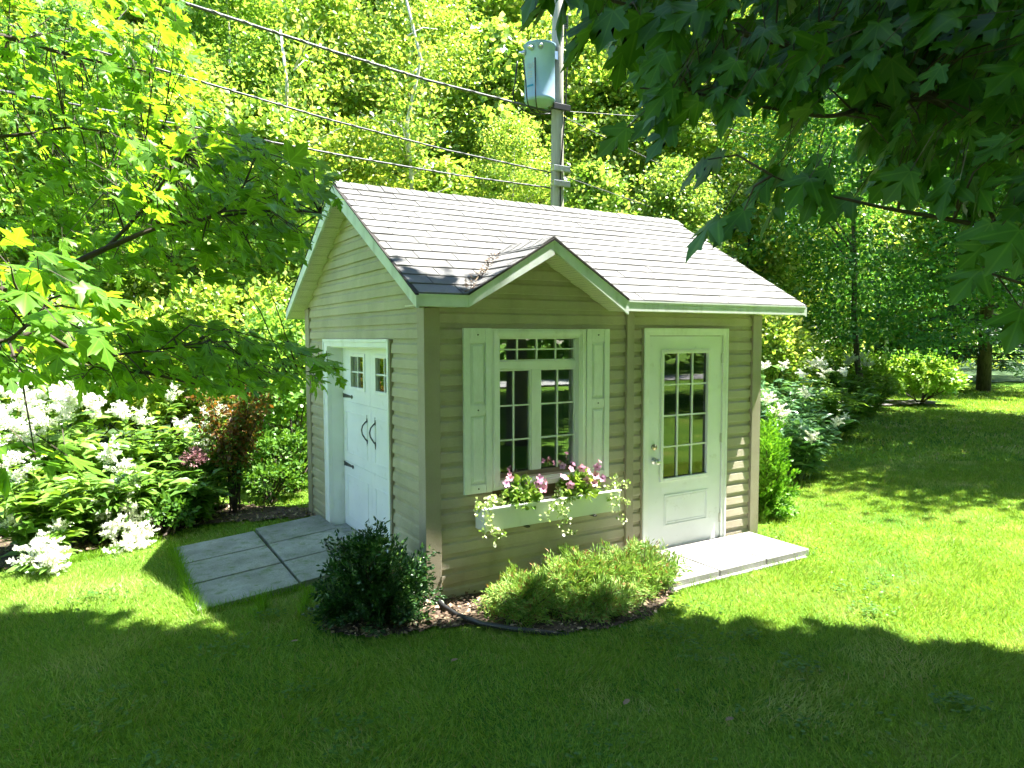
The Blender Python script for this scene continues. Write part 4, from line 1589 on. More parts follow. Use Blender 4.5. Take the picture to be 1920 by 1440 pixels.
# rounded leafy shrubs of several sizes
def leafy_shrub(name, label, base, rx, ry, h, n, leaf, mat, seed, group=None, T=T_DIAMOND, lobes=9):
    g = np.random.default_rng(seed)
    t = empty(name, base, label, 'shrub', group)
    st = MB()
    Ps, Ds = [], []
    per = n // (lobes * 12)
    for i in range(lobes * 12):
        a = g.uniform(0, 6.283)
        e = math.acos(g.uniform(-.25, 1))
        d = np.array([math.cos(a) * math.sin(e), math.sin(a) * math.sin(e), math.cos(e)])
        r = g.uniform(.45, 1.0) ** .5
        c = d * r * np.array([rx, ry, h * .52]) * g.uniform(.85, 1.08) + [0, 0, h * .48]
        Ps.append(c + g.normal(0, .085, (per, 3)) * np.array([rx, ry, h]) * np.array([1, 1, .7]))
        Ds.append(np.tile(d, (per, 1)))
        if i % 8 == 0:
            st.tube([(g.normal(0, .04), g.normal(0, .04), 0), c * .5, c], [.018, .011, .004], 5)
    P, D = np.concatenate(Ps), np.concatenate(Ds)
    P[:, 2] = np.maximum(P[:, 2], .03)
    k_ = len(P)
    V, F = scatter(T, P, D + g.normal(0, .7, (k_, 3)) + [0, 0, -.2], D * .4 + [0, 0, .7] + g.normal(0, .5, (k_, 3)), leaf * g.uniform(.6, 1.25, k_))
    link('foliage', np_mesh(name + '_foliage', V, F), mat, t)
    st.build('stem', M['bark_twig'], t)
    return t


p1, p2 = gxy(1727, 20.6), gxy(1612, 19.6)
leafy_shrub('lime_shrub', 'round lime-green shrub standing alone on the gravel', p1, .95, .95, 1.45, 5200, .14, G['lime'], 120, 'lime shrubs on the gravel')
leafy_shrub('lime_shrub', 'yellow-green shrub left of the lone round shrub', p2, 1.0, 1.0, 1.5, 5200, .14, G['lime'], 121, 'lime shrubs on the gravel')
UG = 'understorey shrubs at the wood edge'
for i, (u, tt, rx, h, lb, mt) in enumerate([
        (540, 10.2, 1.1, 2.3, 'dense green shrub just left of the shed\'s rear corner', 'wood_b'),
        (440, 11.0, 1.2, 3.0, 'green understorey shrub behind the copper shrub', 'wood_a'),
        (300, 10.4, 1.2, 2.3, 'bright understorey shrub behind the middle of the left bed', 'wood_a'),
        (120, 10.0, 1.3, 2.4, 'light green shrub behind the far left flowers', 'wood_a'),
        (-60, 9.5, 1.3, 2.5, 'green shrub behind the flowers at the left edge', 'wood_b'),
        (1440, 14.5, 1.0, 2.6, 'pale shrub seen between the shed\'s eave and right corner', 'wood_a'),
        (1500, 18.5, 1.2, 1.5, 'shaded shrub under the feathery tree', 'wood_b')]):
    leafy_shrub('understorey_shrub', lb, gxy(u, tt), rx, rx, h, 7000, .11, G[mt], 130 + i, UG)
leafy_shrub('low_shrub', 'low leafy shrub at the foot of the shed\'s rear left corner', gxy(545, 8.9), .5, .5, .8, 2200, .07, G['fern_green'], 140)
leafy_shrub('low_shrub', 'low green clump between the copper shrub and the ramp', gxy(500, 8.3), .42, .35, .45, 1300, .06, G['fern_green'], 141)
leafy_shrub('low_shrub', 'low olive clump at the lawn edge left of the ramp', gxy(300, 6.95), .28, .25, .38, 900, .06, G['fern_green'], 142)


# ------------------------------------------------------------------ trees
def crown_mesh(seed, H, z0, Rm, ncl, per, leaf, spread=.5, T=T_DIAMOND, flatten=.55, droop=.3, shape='egg'):
    """clusters of leaves filling a crown; returns mesh and cluster centres"""
    g = np.random.default_rng(seed)
    cs, Ps, Ds = [], [], []
    for i in range(ncl):
        f = g.random() ** .85
        z = z0 + (H - z0) * f
        if shape == 'egg':
            r = Rm * (math.sin(math.pi * min(1, (f * .80 + .20))) ** .6) * (1.0 if f < .7 else 1.0)
        else:
            r = Rm * (1 - .6 * abs(f - .4))
        a = g.uniform(0, 6.283)
        rr = r * (g.random() ** .42) * g.uniform(.85, 1.1)
        c = np.array([rr * math.cos(a), rr * math.sin(a), z + g.normal(0, .2)])
        cs.append(c)
        k_ = int(per * g.uniform(.5, 1.5))
        sp = spread * g.uniform(.6, 1.3)
        Ps.append(c + g.normal(0, 1, (k_, 3)) * [sp, sp, sp * flatten])
        Ds.append(np.tile([math.cos(a) * rr / Rm, math.sin(a) * rr / Rm, .15], (k_, 1)))
    P, D = np.concatenate(Ps), np.concatenate(Ds)
    k_ = len(P)
    tip = D + g.normal(0, .7, (k_, 3)) + [0, 0, -droop]
    nr = D * .5 + [0, 0, .75] + g.normal(0, .55, (k_, 3))
    V, F = scatter(T, P, tip, nr, leaf * g.uniform(.6, 1.3, k_), np.full(k_, 1.2))
    return np_mesh('crown', V, F), cs


def trunk_mesh(seed, H, r0, cs, nlimb=22, wob=.15, zmin=0):
    g = np.random.default_rng(seed)
    m = MB()
    zs = np.linspace(0, H * .93, 9)
    px = np.cumsum(g.normal(0, wob, 9)) * .6
    py = np.cumsum(g.normal(0, wob, 9)) * .6
    px -= px[0]
    py -= py[0]
    m.tube(list(zip(px, py, zs)), [r0 * (1.35 if i == 0 else 1) * (1 - .88 * i / 8) for i in range(9)], 9)
    cs = [c for c in cs if c[2] > zmin]
    for c in [cs[i] for i in g.choice(len(cs), min(nlimb, len(cs)), replace=False)]:
        zz = max(.8, c[2] - (abs(c[0]) + abs(c[1])) * .6)
        b = np.array([np.interp(zz, zs, px), np.interp(zz, zs, py), zz])
        rr = r0 * (1 - .88 * zz / H) * .4 + .008
        m.tube([b, b * .5 + np.array(c) * .5 + [0, 0, .15], c], [rr, rr * .6, .006], 6)
    return m.mesh('trunk', True)


TYPES = []
for i, (H, z0, Rm, ncl, per, leaf, mt, bk) in enumerate([
        (13.5, .8, 2.9, 230, 120, .18, 'wood_a', 'bark'), (15.5, 1.2, 3.0, 260, 150, .135, 'wood_b', 'bark_pale'),
        (12.0, .6, 2.7, 200, 90, .24, 'wood_a', 'bark'), (16.5, 2.5, 3.3, 290, 150, .125, 'wood_a', 'bark_pale')]):
    cm, cs = crown_mesh(200 + i, H, z0, Rm, ncl, per, leaf, .46, flatten=.4)
    cm.materials.append(G[mt])
    tm = trunk_mesh(210 + i, H, .13 + .03 * (i % 2), cs)
    tm.materials.append(M[bk])
    TYPES.append((cm, tm))


def forest_tree(label, pos, ty, rz, s, group='trees of the sunlit wood', name='wood_tree'):
    t = empty(name, pos, label, 'tree', group)
    t.rotation_euler = (0, 0, rz)
    t.scale = (s, s, s)
    link('trunk', TYPES[ty][1], None, t)
    link('crown', TYPES[ty][0], None, t)


FT_ = [
    (-200, 12.6, 0, .62, 'low leafy tree at the far left picture edge'),
    (-20, 12.2, 2, .58, 'low bright tree behind the left maple, nearest the left edge'),
    (150, 12.8, 1, .50, 'low pale-barked tree behind the left maple'),
    (330, 12.4, 0, .52, 'low tree behind the left maple\'s right-hand leaves'),
    (500, 12.8, 2, .50, 'low bright tree just above the shed\'s left eave'),
    (670, 14.4, 0, .46, 'low yellow-green tree behind the shed ridge, left'),
    (830, 15.0, 2, .46, 'low bushy tree behind the middle of the ridge'),
    (960, 15.6, 3, .40, 'low tree just left of the utility pole'),
    (1110, 15.2, 2, .46, 'low pink-tipped maple sapling just right of the utility pole'),
    (1260, 16.4, 0, .44, 'low bright tree behind the ridge\'s right end'),
    (1390, 17.6, 2, .48, 'low bright tree above the roof\'s right slope'),
    (-120, 17.0, 3, .80, 'mid-height tree deep behind the left edge'),
    (80, 17.4, 0, .82, 'mid-height tree deep behind the upper left leaves'),
    (290, 17.2, 2, .84, 'mid-height bright tree under the top cable\'s left end'),
    (450, 17.8, 1, .74, 'mid-height pale-barked tree crossed by the top cable'),
    (620, 18.2, 0, .78, 'mid-height tree above the gable peak'),
    (790, 19.0, 3, .70, 'mid-height tree crossed by the middle of the top cable'),
    (930, 19.6, 2, .84, 'mid-height bright tree left of the transformer'),
    (1080, 20.0, 0, .80, 'mid-height tree behind the transformer'),
    (1230, 20.2, 0, .80, 'mid-height tree right of the transformer'),
    (1370, 21.5, 3, .76, 'mid-height tree behind the hanging maple leaves'),
    (1500, 24.5, 0, .86, 'mid-height tree behind the feathery tree'),
    (1640, 28.5, 2, 1.0, 'far tree behind the lime shrubs'),
    (1780, 31.5, 0, 1.0, 'far tree left of the spruce'),
    (1930, 33.0, 3, 1.0, 'far tree at the right picture edge'),
    (200, 22.5, 1, 1.0, 'tall pale-barked tree rising at the top left'),
    (400, 23.0, 0, 1.12, 'tall tree at the top edge left of the cables'),
    (560, 23.5, 3, 1.0, 'tall tree at the top edge above the gable'),
    (720, 24.0, 2, 1.2, 'tall bright tree at the top edge above the roof'),
    (880, 24.5, 0, 1.12, 'tall tree at the top edge left of the pole'),
    (1040, 25.0, 3, 1.05, 'tall tree at the top edge behind the pole'),
    (1200, 25.5, 1, 1.1, 'tall deep green tree at the top edge right of the pole'),
    (1360, 27.0, 0, 1.2, 'tall tree behind the dark hanging leaves')]
for i, (u, tt, ty, s, lb) in enumerate(FT_):
    forest_tree(lb, gxy(u, tt), ty, i * 1.7 + .4, s)


# the wood behind: one mass
def woodland():
    g = np.random.default_rng(300)
    Ps = []
    cl = []
    for (t0, t1, n) in ((27, 33, 420), (33, 44, 520)):
        for i in range(n):
            u = g.uniform(-700, 2700)
            tt = g.uniform(t0, t1) + (8 if u > 1400 else 0) + (5 if u > 1750 else 0)
            p = at(u, 700, tt)
            cl.append((p[0], p[1], g.uniform(.5, 10.0 if 1600 < u < 1820 else 14 + tt * .22)))
    C = np.array(cl)
    per = 120
    P = (C[:, None, :] + g.normal(0, 1, (len(C), per, 3)) * [1.15, 1.15, .8]).reshape(-1, 3)
    P[:, 2] = np.maximum(P[:, 2], .2)
    k_ = len(P)
    V, F = scatter(T_DIAMOND, P, g.normal(size=(k_, 3)) + [0, 0, -.3], g.normal(size=(k_, 3)) * .6 + [0, -.3, .7], .36 * g.uniform(.6, 1.3, k_), np.full(k_, 1.25))
    o = link('woodland', np_mesh('woodland', V, F), G['wood_far'])
    tag(o, 'deep mass of sunlit woodland behind the nearer trees', 'woodland', kind='stuff')


woodland()


def far_hedge():
    """the line of woods across the road, seen only mirrored in the windows"""
    g = np.random.default_rng(305)
    C = np.column_stack([g.uniform(-50, 75, 420), g.uniform(-36, -25, 420), g.uniform(.4, 13, 420)])
    P = (C[:, None, :] + g.normal(0, 1, (420, 60, 3)) * [1.6, 1.3, 1.0]).reshape(-1, 3)
    P[:, 2] = np.maximum(P[:, 2], .2)
    k_ = len(P)
    V, F = scatter(T_DIAMOND, P, g.normal(size=(k_, 3)), g.normal(size=(k_, 3)) * .6 + [0, .3, .7], .75 * g.uniform(.6, 1.3, k_), np.full(k_, 1.3))
    o = link('roadside_woods', np_mesh('roadside_woods', V, F), G['wood_b'])
    tag(o, 'dark woods across the road behind the viewpoint', 'woodland', kind='stuff')


far_hedge()
# pale dead trunks showing in the wood
for i, (u, tt, h, lb) in enumerate([(770, 14.3, 8.6, 'thin pale birch stem rising above the middle of the roof'), (565, 13.4, 7.6, 'thin pale birch stem above the gable peak'),
                                    (1660, 24.5, 9.0, 'thin grey stem behind the lime shrubs')]):
    b = gxy(u, tt)
    t = empty('birch', b, lb, 'tree', 'thin pale stems in the wood')
    m = MB()
    g = np.random.default_rng(310 + i)
    pts = [(g.normal(0, .05) * k_, g.normal(0, .05) * k_, h * k_ / 7) for k_ in range(8)]
    m.tube(pts, [.075 * (1 - .1 * k_) for k_ in range(8)], 8)
    for q in range(9):
        z = h * g.uniform(.35, .95)
        a = g.uniform(0, 6.28)
        m.tube([(0, 0, z), (.5 * math.cos(a), .5 * math.sin(a), z + .35), (1.0 * math.cos(a), 1.0 * math.sin(a), z + .5)], [.02, .012, .004], 5)
    m.build('trunk', M['bark_pale'], t, smooth=True)
    V, F = bushy(320 + i, (0, 0, h * .62), .9, .9, h * .42, 1500, .12, T_DIAMOND, .6, .2, .8)
    link('crown', np_mesh('birch_crown', V, F), G['wood_a'], t)

# feathery shade tree on the right lawn edge
cm, cs = crown_mesh(340, 10.5, 1.7, 3.7, 350, 140, .115, .55, flatten=.35, droop=.5, shape='wide')
cm.materials.append(G['locust'])
tm = trunk_mesh(341, 11, .085, cs, 8, .15, 4.5)
tm.materials.append(M['bark'])
t = empty('feathery_tree', gxy(1625, 18.2), 'dark feathery tree hanging over the lime shrubs right of the shed', 'tree')
link('trunk', tm, None, t)
link('crown', cm, None, t)
# spruce far right
t = empty('spruce', gxy(1845, 25.6), 'dark blue-green spruce with bare lower trunk at far right', 'tree')
g = np.random.default_rng(350)
m = MB()
m.tube([(0, 0, 0), (.02, 0, 4), (0, .03, 9), (0, 0, 14)], [.24, .20, .12, .02], 10)
parts = []
for i in range(95):
    z = 1.1 + 12.5 * (i / 95)
    ln = 3.9 * (1 - (z / 14.5)) + .5
    a = i * 2.399 + g.normal(0, .2)
    d = np.array([math.cos(a), math.sin(a), 0])
    e = d * ln + [0, 0, z - .22 * ln]
    m.tube([(0, 0, z), d * ln * .5 + [0, 0, z - .02], e], [.035, .02, .006], 5)
    k_ = int(170 * ln / 2) + 60
    tt = g.uniform(.12, 1.02, k_)
    P = d * (ln * tt)[:, None] + np.column_stack([np.zeros(k_), np.zeros(k_), z - .22 * ln * tt ** 1.6])
    sd = np.cross(d, [0, 0, 1.0]) * np.where(g.random(k_) < .5, 1, -1)[:, None]
    P = P + sd * (g.random(k_) * .55 * (1.1 - tt) * ln / 3)[:, None] + g.normal(0, .05, (k_, 3))
    parts.append(scatter(T_DIAMOND, P, sd * .8 + d * .7 + g.normal(0, .3, (k_, 3)) + [0, 0, -.35], g.normal(0, .4, (k_, 3)) + [0, 0, 1], .26 * g.uniform(.6, 1.3, k_), np.full(k_, .5)))
V, F = merge(parts)
link('crown', np_mesh('spruce_crown', V, F), G['spruce'], t)
m.build('trunk', M['bark'], t, smooth=True)

# shade trees outside the frame: right lawn, and the row behind the camera, mirrored by the windows, two set to block sky
cm, cs = crown_mesh(360, 11.5, 4.0, 4.4, 240, 110, .21, .6, flatten=.5, shape='wide')
cm.materials.append(G['maple_dark'])
tm = trunk_mesh(361, 11.5, .24, cs, 26)
tm.materials.append(M['bark'])
YT = [((15.0, .0, 0), (1.15, .72, .95), 'broad shade tree off to the right of the lawn'), ((18.6, 1.0, 0), (1.1, .7, 1.05), 'second shade tree added further off to the right to thicken the lawn shadow'), ((7.6, -11.0, 0), 1.0, 'broad yard tree mirrored in the shuttered window'),  # second tree on the right is added to thicken the shadow band
      ((-.6, -10.6, 0), 1.1, 'unseen broad yard tree set close behind the viewpoint to block sky'), ((13.5, -14.0, 0), 1.1, 'broad yard tree toward the road on the right'),  # unseen tree close behind the viewpoint is placed to block sky light
      ((20.0, -10.0, 0), 1.1, 'broad yard tree mirrored in the entry door'), ((-7.2, -7.2, 0), 1.15, 'unseen broad yard tree set near behind the viewpoint on the left to block sky'),  # unseen left tree is set near and enlarged to cut sky light
      ((25.0, -26.0, 0), 1.3, 'tree beyond the pale road, right'), ((9.0, -29.0, 0), 1.3, 'tree beyond the pale road, middle'), ((-8, -28, 0), 1.3, 'tree beyond the pale road, left'), ((40.0, -24.0, 0), 1.4, 'tree beyond the pale road, far right')]
for i, (p, s, lb) in enumerate(YT):
    t = empty('yard_tree', p, lb, 'tree', 'yard trees round the lawn')
    t.rotation_euler = (0, 0, i * 1.3)
    t.scale = s if isinstance(s, tuple) else (s, s, s)
    link('trunk', tm, None, t)
    link('crown', cm, None, t)


# ------------------------------------------------------------------ the two near maples
def limb(m, pts, r0, r1, n=7):
    pts = [np.array(p, float) for p in pts]
    # smooth with Catmull-Rom
    out = []
    for i in range(len(pts) - 1):
        p0, p1, p2, p3 = pts[max(0, i - 1)], pts[i], pts[i + 1], pts[min(len(pts) - 1, i + 2)]
        for t in np.linspace(0, 1, 4, endpoint=False):
            out.append(.5 * ((2 * p1) + (-p0 + p2) * t + (2 * p0 - 5 * p1 + 4 * p2 - p3) * t * t + (-p0 + 3 * p1 - 3 * p2 + p3) * t ** 3))
    out.append(pts[-1])
    m.tube(out, list(np.linspace(r0, r1, len(out))), n)
    return np.array(out)


def place_leaves(root, P, tip, nrm, size, mat, near, template=T_MAPLE, petiole=True):
    """the nearest become leaf objects, the rest one foliage part"""
    order = np.argsort(near)
    idx, rest = order[:300], order[300:]
    base = np.array(root.location)
    me = np_mesh('leaf', template[0], template[1], uv=template[0][:, :2])
    me.materials.append(mat)
    y = unit(tip)
    x = unit(np.cross(y, nrm))
    z = np.cross(x, y)
    gz = np.random.default_rng(9)
    curl = gz.uniform(-.5, 5.5, len(P))
    wide = gz.uniform(.72, 1.08, len(P))
    for i in idx:
        o = bpy.data.objects.new('leaf', me)
        COL.objects.link(o)
        o.parent = root
        s = size[i]
        o.matrix_local = frame(P[i] - base, x[i] * s * wide[i], y[i] * s, z[i] * s * curl[i])
    if len(rest):
        V, F = scatter(template, P[rest] - base, tip[rest], nrm[rest], size[rest], wide[rest], curl[rest])
        o = link('foliage', np_mesh('maple_foliage', V, F, uv=np.tile(template[0][:, :2], (len(rest), 1))), mat, root)
        tag(o, kind='stuff')
    if petiole:
        # thin leaf stalks, one strip for each leaf
        n = len(P)
        g = np.random.default_rng(5)
        E = -y * (size * .75)[:, None] + np.array([0, 0, .02]) + g.normal(0, .012, (n, 3))
        sd = unit(np.cross(E, rnd_dirs(n, g))) * .0014
        A = P - base
        V = np.stack([A - sd, A + sd, A + E + sd, A + E - sd], 1).reshape(-1, 3)
        F = np.arange(n * 4).reshape(-1, 4)
        o = link('leaf_stalks', np_mesh('stalks', V, F), M['bark_twig'], root)
        tag(o, kind='stuff')


def sample_px(g, poly, n):
    xs = [p[0] for p in poly]
    ys = [p[1] for p in poly]
    U = g.uniform(min(xs), max(xs), n * 4)
    V = g.uniform(min(ys), max(ys), n * 4)
    ok = inpoly(U, V, poly)
    return U[ok][:n], V[ok][:n]


def twigs(root, limbs, P, n, seed, maxd):
    """thin side twigs from the limbs out to some of the leaves"""
    g = np.random.default_rng(seed)
    pts = np.concatenate(limbs)
    m = MB()
    for i in g.choice(len(P), min(n, len(P)), replace=False):
        d = np.linalg.norm(pts - P[i], axis=1)
        j = int(np.argmin(d))
        if .06 < d[j] < maxd:
            mid = (pts[j] + P[i]) / 2 + np.array([0, 0, .12 * d[j]]) + g.normal(0, .04 * d[j], 3)
            m.tube([pts[j], mid, P[i]], [.0042, .003, .0014], 5)
    tag(keep(m.build('twig', M['bark_twig'], None, smooth=True), root), kind='stuff')


# right maple: overhead crown with drooping near branches
RM = empty('maple_tree', (4.6, -6.2, 0), 'dark shaded maple whose leaves hang over the upper right', 'tree', 'maples reaching into the view')
m = MB()
trunk = limb(m, [(4.6, -6.2, -.05), (4.55, -6.15, 1.5), (4.4, -6.0, 3.2), (4.2, -5.6, 5.5), (4.0, -5.0, 8.5)], .24, .06, 10)
tr = keep(m.build('trunk', M['bark'], None, smooth=True), RM)
m = MB()
B = []
b1 = [(4.4, -6.0, 2.9), (2.9, -5.0, 2.95), at(2250, 360, 2.6), at(1920, 268, 2.5), at(1807, 213, 2.5), at(1749, 182, 2.5), at(1647, 138, 2.5), at(1567, 115, 2.5), at(1407, 67, 2.4), at(1180, 10, 2.3), at(1080, -20, 2.25)]
B.append(limb(m, b1, .034, .003))
B.append(limb(m, [at(1749, 184, 2.5), at(1642, 195, 2.35), at(1558, 218, 2.25), at(1451, 204, 2.15), at(1330, 180, 2.1), at(1200, 165, 2.0)], .010, .002))
B.append(limb(m, [(4.45, -6.05, 3.1), (3.0, -4.6, 3.3), at(2200, 60, 3.2), at(1920, 127, 3.0), at(1829, 153, 2.9), at(1767, 153, 2.85), at(1690, 170, 2.8)], .030, .006))
B.append(limb(m, [(4.4, -6.0, 2.6), (2.6, -5.2, 2.4), at(2150, 500, 2.2), at(1920, 440, 2.1), at(1753, 407, 2.05), at(1664, 391, 2.0), at(1584, 373, 1.95), at(1522, 360, 1.95), at(1447, 329, 1.9)], .011, .0018))
B.append(limb(m, [at(2000, 560, 2.2), at(1880, 520, 2.1), at(1810, 500, 2.0)], .006, .002))
B.append(limb(m, [(4.3, -5.8, 4.2), (2.5, -3.6, 4.4), at(1500, -150, 3.4), at(1250, -120, 3.0), at(1040, -80, 2.6)], .030, .004))
# limbs into the overhead crown
for e in ((.6, -.5, 6.2), (2.9, -1.6, 6.4), (5.2, -3.4, 6.6), (.2, -3.5, 6.6), (-1.2, -2.0, 6.3), (2.0, -4.5, 7.2), (6.6, -5.0, 6.8), (1.5, -7.5, 6.6)):
    limb(m, [(4.3, -5.8, 4.4), tuple(np.array((4.3, -5.8, 4.4)) * .45 + np.array(e) * .55 + [0, 0, .6]), e], .06, .012)
keep(m.build('branch', M['bark_twig'], None, smooth=True), RM)
g = np.random.default_rng(400)
allP, allT, allN, allS, allD = [], [], [], [], []


def add_px(poly, n, t0, t1, s0, s1, tipdir, tipvar, nrmdir, nrmvar, store, gg, sh=(0, 0)):
    U, V = sample_px(gg, [(a + sh[0], b + sh[1]) for a, b in poly], n)
    k_ = len(U)
    tt = gg.uniform(t0, t1, k_)
    P = CAM + tt[:, None] * (_F + _R * ((U - 960) / FPX)[:, None] + _U * ((720 - V) / FPX)[:, None])
    tip = np.asarray(tipdir) + gg.normal(0, tipvar, (k_, 3))
    nr = np.asarray(nrmdir) + gg.normal(0, nrmvar, (k_, 3))
    for lst, a in zip(store, (P, tip, nr, gg.uniform(s0, s1, k_), tt)):
        lst.append(a)


dn = -_R * .7 - np.array([0, 0, 1.0]) * .95
nv = -_F * .35 + np.array([0, 0, .6]) - _R * .35
store = (allP, allT, allN, allS, allD)
# dense upper sheet
add_px([(1000, -160), (1980, -160), (1980, 240), (1800, 250), (1560, 190), (1350, 190), (1200, 190), (1120, 150), (1060, 60), (1000, 20)], 950, 2.0, 4.2, .12, .18, dn, .38, nv, .45, store, g, (45, -55))
add_px([(1500, 60), (1980, 60), (1980, 330), (1700, 300), (1500, 230)], 240, 2.2, 3.6, .11, .16, dn, .4, nv, .5, store, g, (45, -55))
# leaves hanging along the lower margin
add_px([(1160, 180), (1300, 150), (1500, 200), (1480, 260), (1330, 250), (1180, 240)], 55, 1.9, 2.4, .10, .145, dn, .25, nv, .4, store, g, (45, -55))
add_px([(1420, 300), (1530, 310), (1560, 370), (1470, 390), (1380, 380)], 10, 1.85, 2.05, .09, .125, dn, .25, nv, .4, store, g, (45, -55))
add_px([(1580, 250), (1760, 280), (1980, 290), (1980, 520), (1850, 470), (1720, 440), (1590, 390)], 150, 1.9, 3.0, .10, .145, dn, .35, nv, .45, store, g, (45, -55))
add_px([(1770, 460), (1980, 500), (1980, 620), (1890, 590), (1790, 510)], 12, 1.8, 2.3, .10, .14, dn, .3, nv, .4, store, g, (45, -55))
hand = [(1040, -15, 2.1, .16), (1030, -42, 2.1, .15), (1078, -25, 2.1, .16), (1122, 30, 2.1, .16), (1108, 55, 2.05, .15), (1150, 20, 2.05, .15), (1260, 235, 2.0, .12), (1320, 300, 2.0, .11), (1350, 285, 2.0, .12), (1440, 335, 1.95, .12), (1395, 395, 1.9, .13), (1470, 380, 1.95, .115), (1175, 240, 2.0, .11), (1250, 200, 2.0, .13),
        (1840, 505, 1.9, .12), (1600, 370, 2.0, .12), (1545, 340, 1.95, .12), (1915, 580, 1.9, .12), (1350, 410, 1.85, .135)]
P = np.array([at(u, v, t) for u, v, t, s in hand])
allP.append(P)
allT.append(dn + g.normal(0, .18, P.shape))
allN.append(nv + g.normal(0, .35, P.shape))
allS.append(np.array([h[3] for h in hand]))
allD.append(np.array([h[2] - .2 for h in hand]))
P, T_, N_, S_, D_ = [np.concatenate(a) for a in store]
S_ = S_ * g.uniform(.60, 1.0, len(S_))
S_[-len(hand):] = [h[3] for h in hand]
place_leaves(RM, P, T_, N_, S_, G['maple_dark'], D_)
twigs(RM, B, P, 330, 430, .9)


# overhead crown of the right maple: shades the foreground lawn
def overhead():
    g = np.random.default_rng(410)
    # where the shade falls on the grass (edge towards the shed, then back behind the camera)
    SH = [(-2.78, 1.42), (-2.15, 1.0), (-1.75, .30), (-1.35, .42), (-.95, .05), (-.3, -.36), (.22, -.60), (.8, -.80), (1.2, -1.10), (1.5, -1.55), (1.86, -1.62), (2.0, -2.02), (2.35, -2.0), (2.5, -2.42), (2.75, -2.7),
          (3.8, -3.4), (5.0, -5.5), (2.5, -8.2), (-1.2, -7.5), (-2.5, -3.0), (-2.85, -.9)]
    n = 4600
    xs = [p[0] for p in SH]
    ys = [p[1] for p in SH]
    C = np.stack([g.uniform(min(xs), max(xs), n * 3), g.uniform(min(ys), max(ys), n * 3)], 1)
    sh = [(x * .985 - .05, y - .22) for x, y in SH]
    C = C[inpoly(C[:, 0], C[:, 1], sh)][:n]
    h = 6.0 + 7.0 * g.random(len(C)) ** 1.3
    C = np.column_stack([C[:, 0] + SX * h, C[:, 1] - SY * h, h])
    per = 16
    P = (C[:, None] + g.normal(0, 1, (len(C), per, 3)) * [.24, .24, .2]).reshape(-1, 3)
    # trim stray leaves that would throw light-edge dapples beyond the shade line
    gx_, gy_ = P[:, 0] - SX * P[:, 2], P[:, 1] + SY * P[:, 2]
    jit = np.repeat(g.normal(0, .10, (len(C), 2)), per, axis=0)
    ok = inpoly(gx_ + jit[:, 0], gy_ + jit[:, 1], SH)
    P = P[ok]
    k_ = len(P)
    V, F = scatter(T_ROUND, P - np.array(RM.location), g.normal(size=(k_, 3)) + [0, 0, -.5], g.normal(size=(k_, 3)) * .45 + [.3, 0, .9], .17 * g.uniform(.7, 1.3, k_), np.full(k_, 1.25))
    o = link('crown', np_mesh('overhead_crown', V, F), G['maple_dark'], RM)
    tag(o, kind='stuff')


overhead()

# left maple: sunlit sprays reaching in from the left
LM = empty('maple_tree', (-4.9, -1.6, 0), 'sunlit bright green maple reaching in from the left', 'tree', 'maples reaching into the view')
m = MB()
limb(m, [(-4.9, -1.6, -.05), (-4.85, -1.5, 1.2), (-4.7, -1.3, 2.8), (-4.5, -.8, 5.0), (-4.3, -.4, 7.5)], .17, .05, 10)
keep(m.build('trunk', M['bark'], None, smooth=True), LM)
m = MB()
LB = []
LB.append(limb(m, [(-4.8, -1.4, 1.9), (-3.4, -1.6, 2.2), at(-60, 545, 2.7), at(90, 512, 2.75), at(200, 465, 2.85), at(300, 425, 2.95), at(400, 405, 3.05), at(450, 360, 3.15), at(480, 290, 3.2)], .020, .003))
LB.append(limb(m, [at(200, 465, 2.85), at(270, 390, 3.0), at(320, 320, 3.1), at(345, 285, 3.2)], .009, .002))
LB.append(limb(m, [at(300, 425, 2.95), at(420, 405, 3.1), at(520, 395, 3.3), at(600, 400, 3.5)], .008, .002))
LB.append(limb(m, [(-4.85, -1.5, 1.5), (-3.3, -1.9, 1.9), at(-40, 690, 2.4), at(60, 620, 2.5), at(180, 685, 2.8), at(280, 700, 3.1), at(380, 722, 3.4), at(480, 730, 3.7), at(560, 700, 4.0), at(640, 690, 4.3)], .014, .002))
LB.append(limb(m, [at(180, 670, 2.75), at(300, 655, 3.0), at(420, 640, 3.3)], .007, .002))
LB.append(limb(m, [(-4.75, -1.3, 2.6), (-4.0, -.6, 3.3), at(-40, 60, 4.4), at(60, 85, 4.5), at(180, 115, 4.6), at(280, 135, 4.7)], .03, .004))
LB.append(limb(m, [at(-40, 260, 4.0), at(60, 250, 4.1), at(150, 240, 4.2), at(300, 270, 4.4)], .012, .003))
LB.append(limb(m, [at(-60, 560, 2.0), at(0, 640, 2.0), at(60, 600, 2.05), at(95, 560, 2.1)], .009, .003))
LB.append(limb(m, [(-4.6, -1.1, 3.6), (-3.9, 0, 4.8), (-3.3, 1.0, 5.6)], .05, .015))
LB.append(limb(m, [(-4.5, -.8, 4.6), (-4.4, .5, 5.8), (-4.0, 1.4, 6.6)], .05, .015))
keep(m.build('branch', M['bark_twig'], None, smooth=True), LM)
g = np.random.default_rng(420)
lP, lT, lN, lS, lD = [], [], [], [], []
st2 = (lP, lT, lN, lS, lD)
tp = _R * .8 - np.array([0, 0, .35])
nu = np.array([.15, -.1, 1.0])
# the far upper leaves
add_px([(-300, -60), (330, -60), (345, 0), (350, 90), (400, 190), (470, 250), (600, 300), (640, 370), (560, 420), (420, 400), (250, 440), (100, 470), (-300, 500)], 2300, 3.7, 5.3, .11, .155, tp, .5, nu, .42, st2, g)
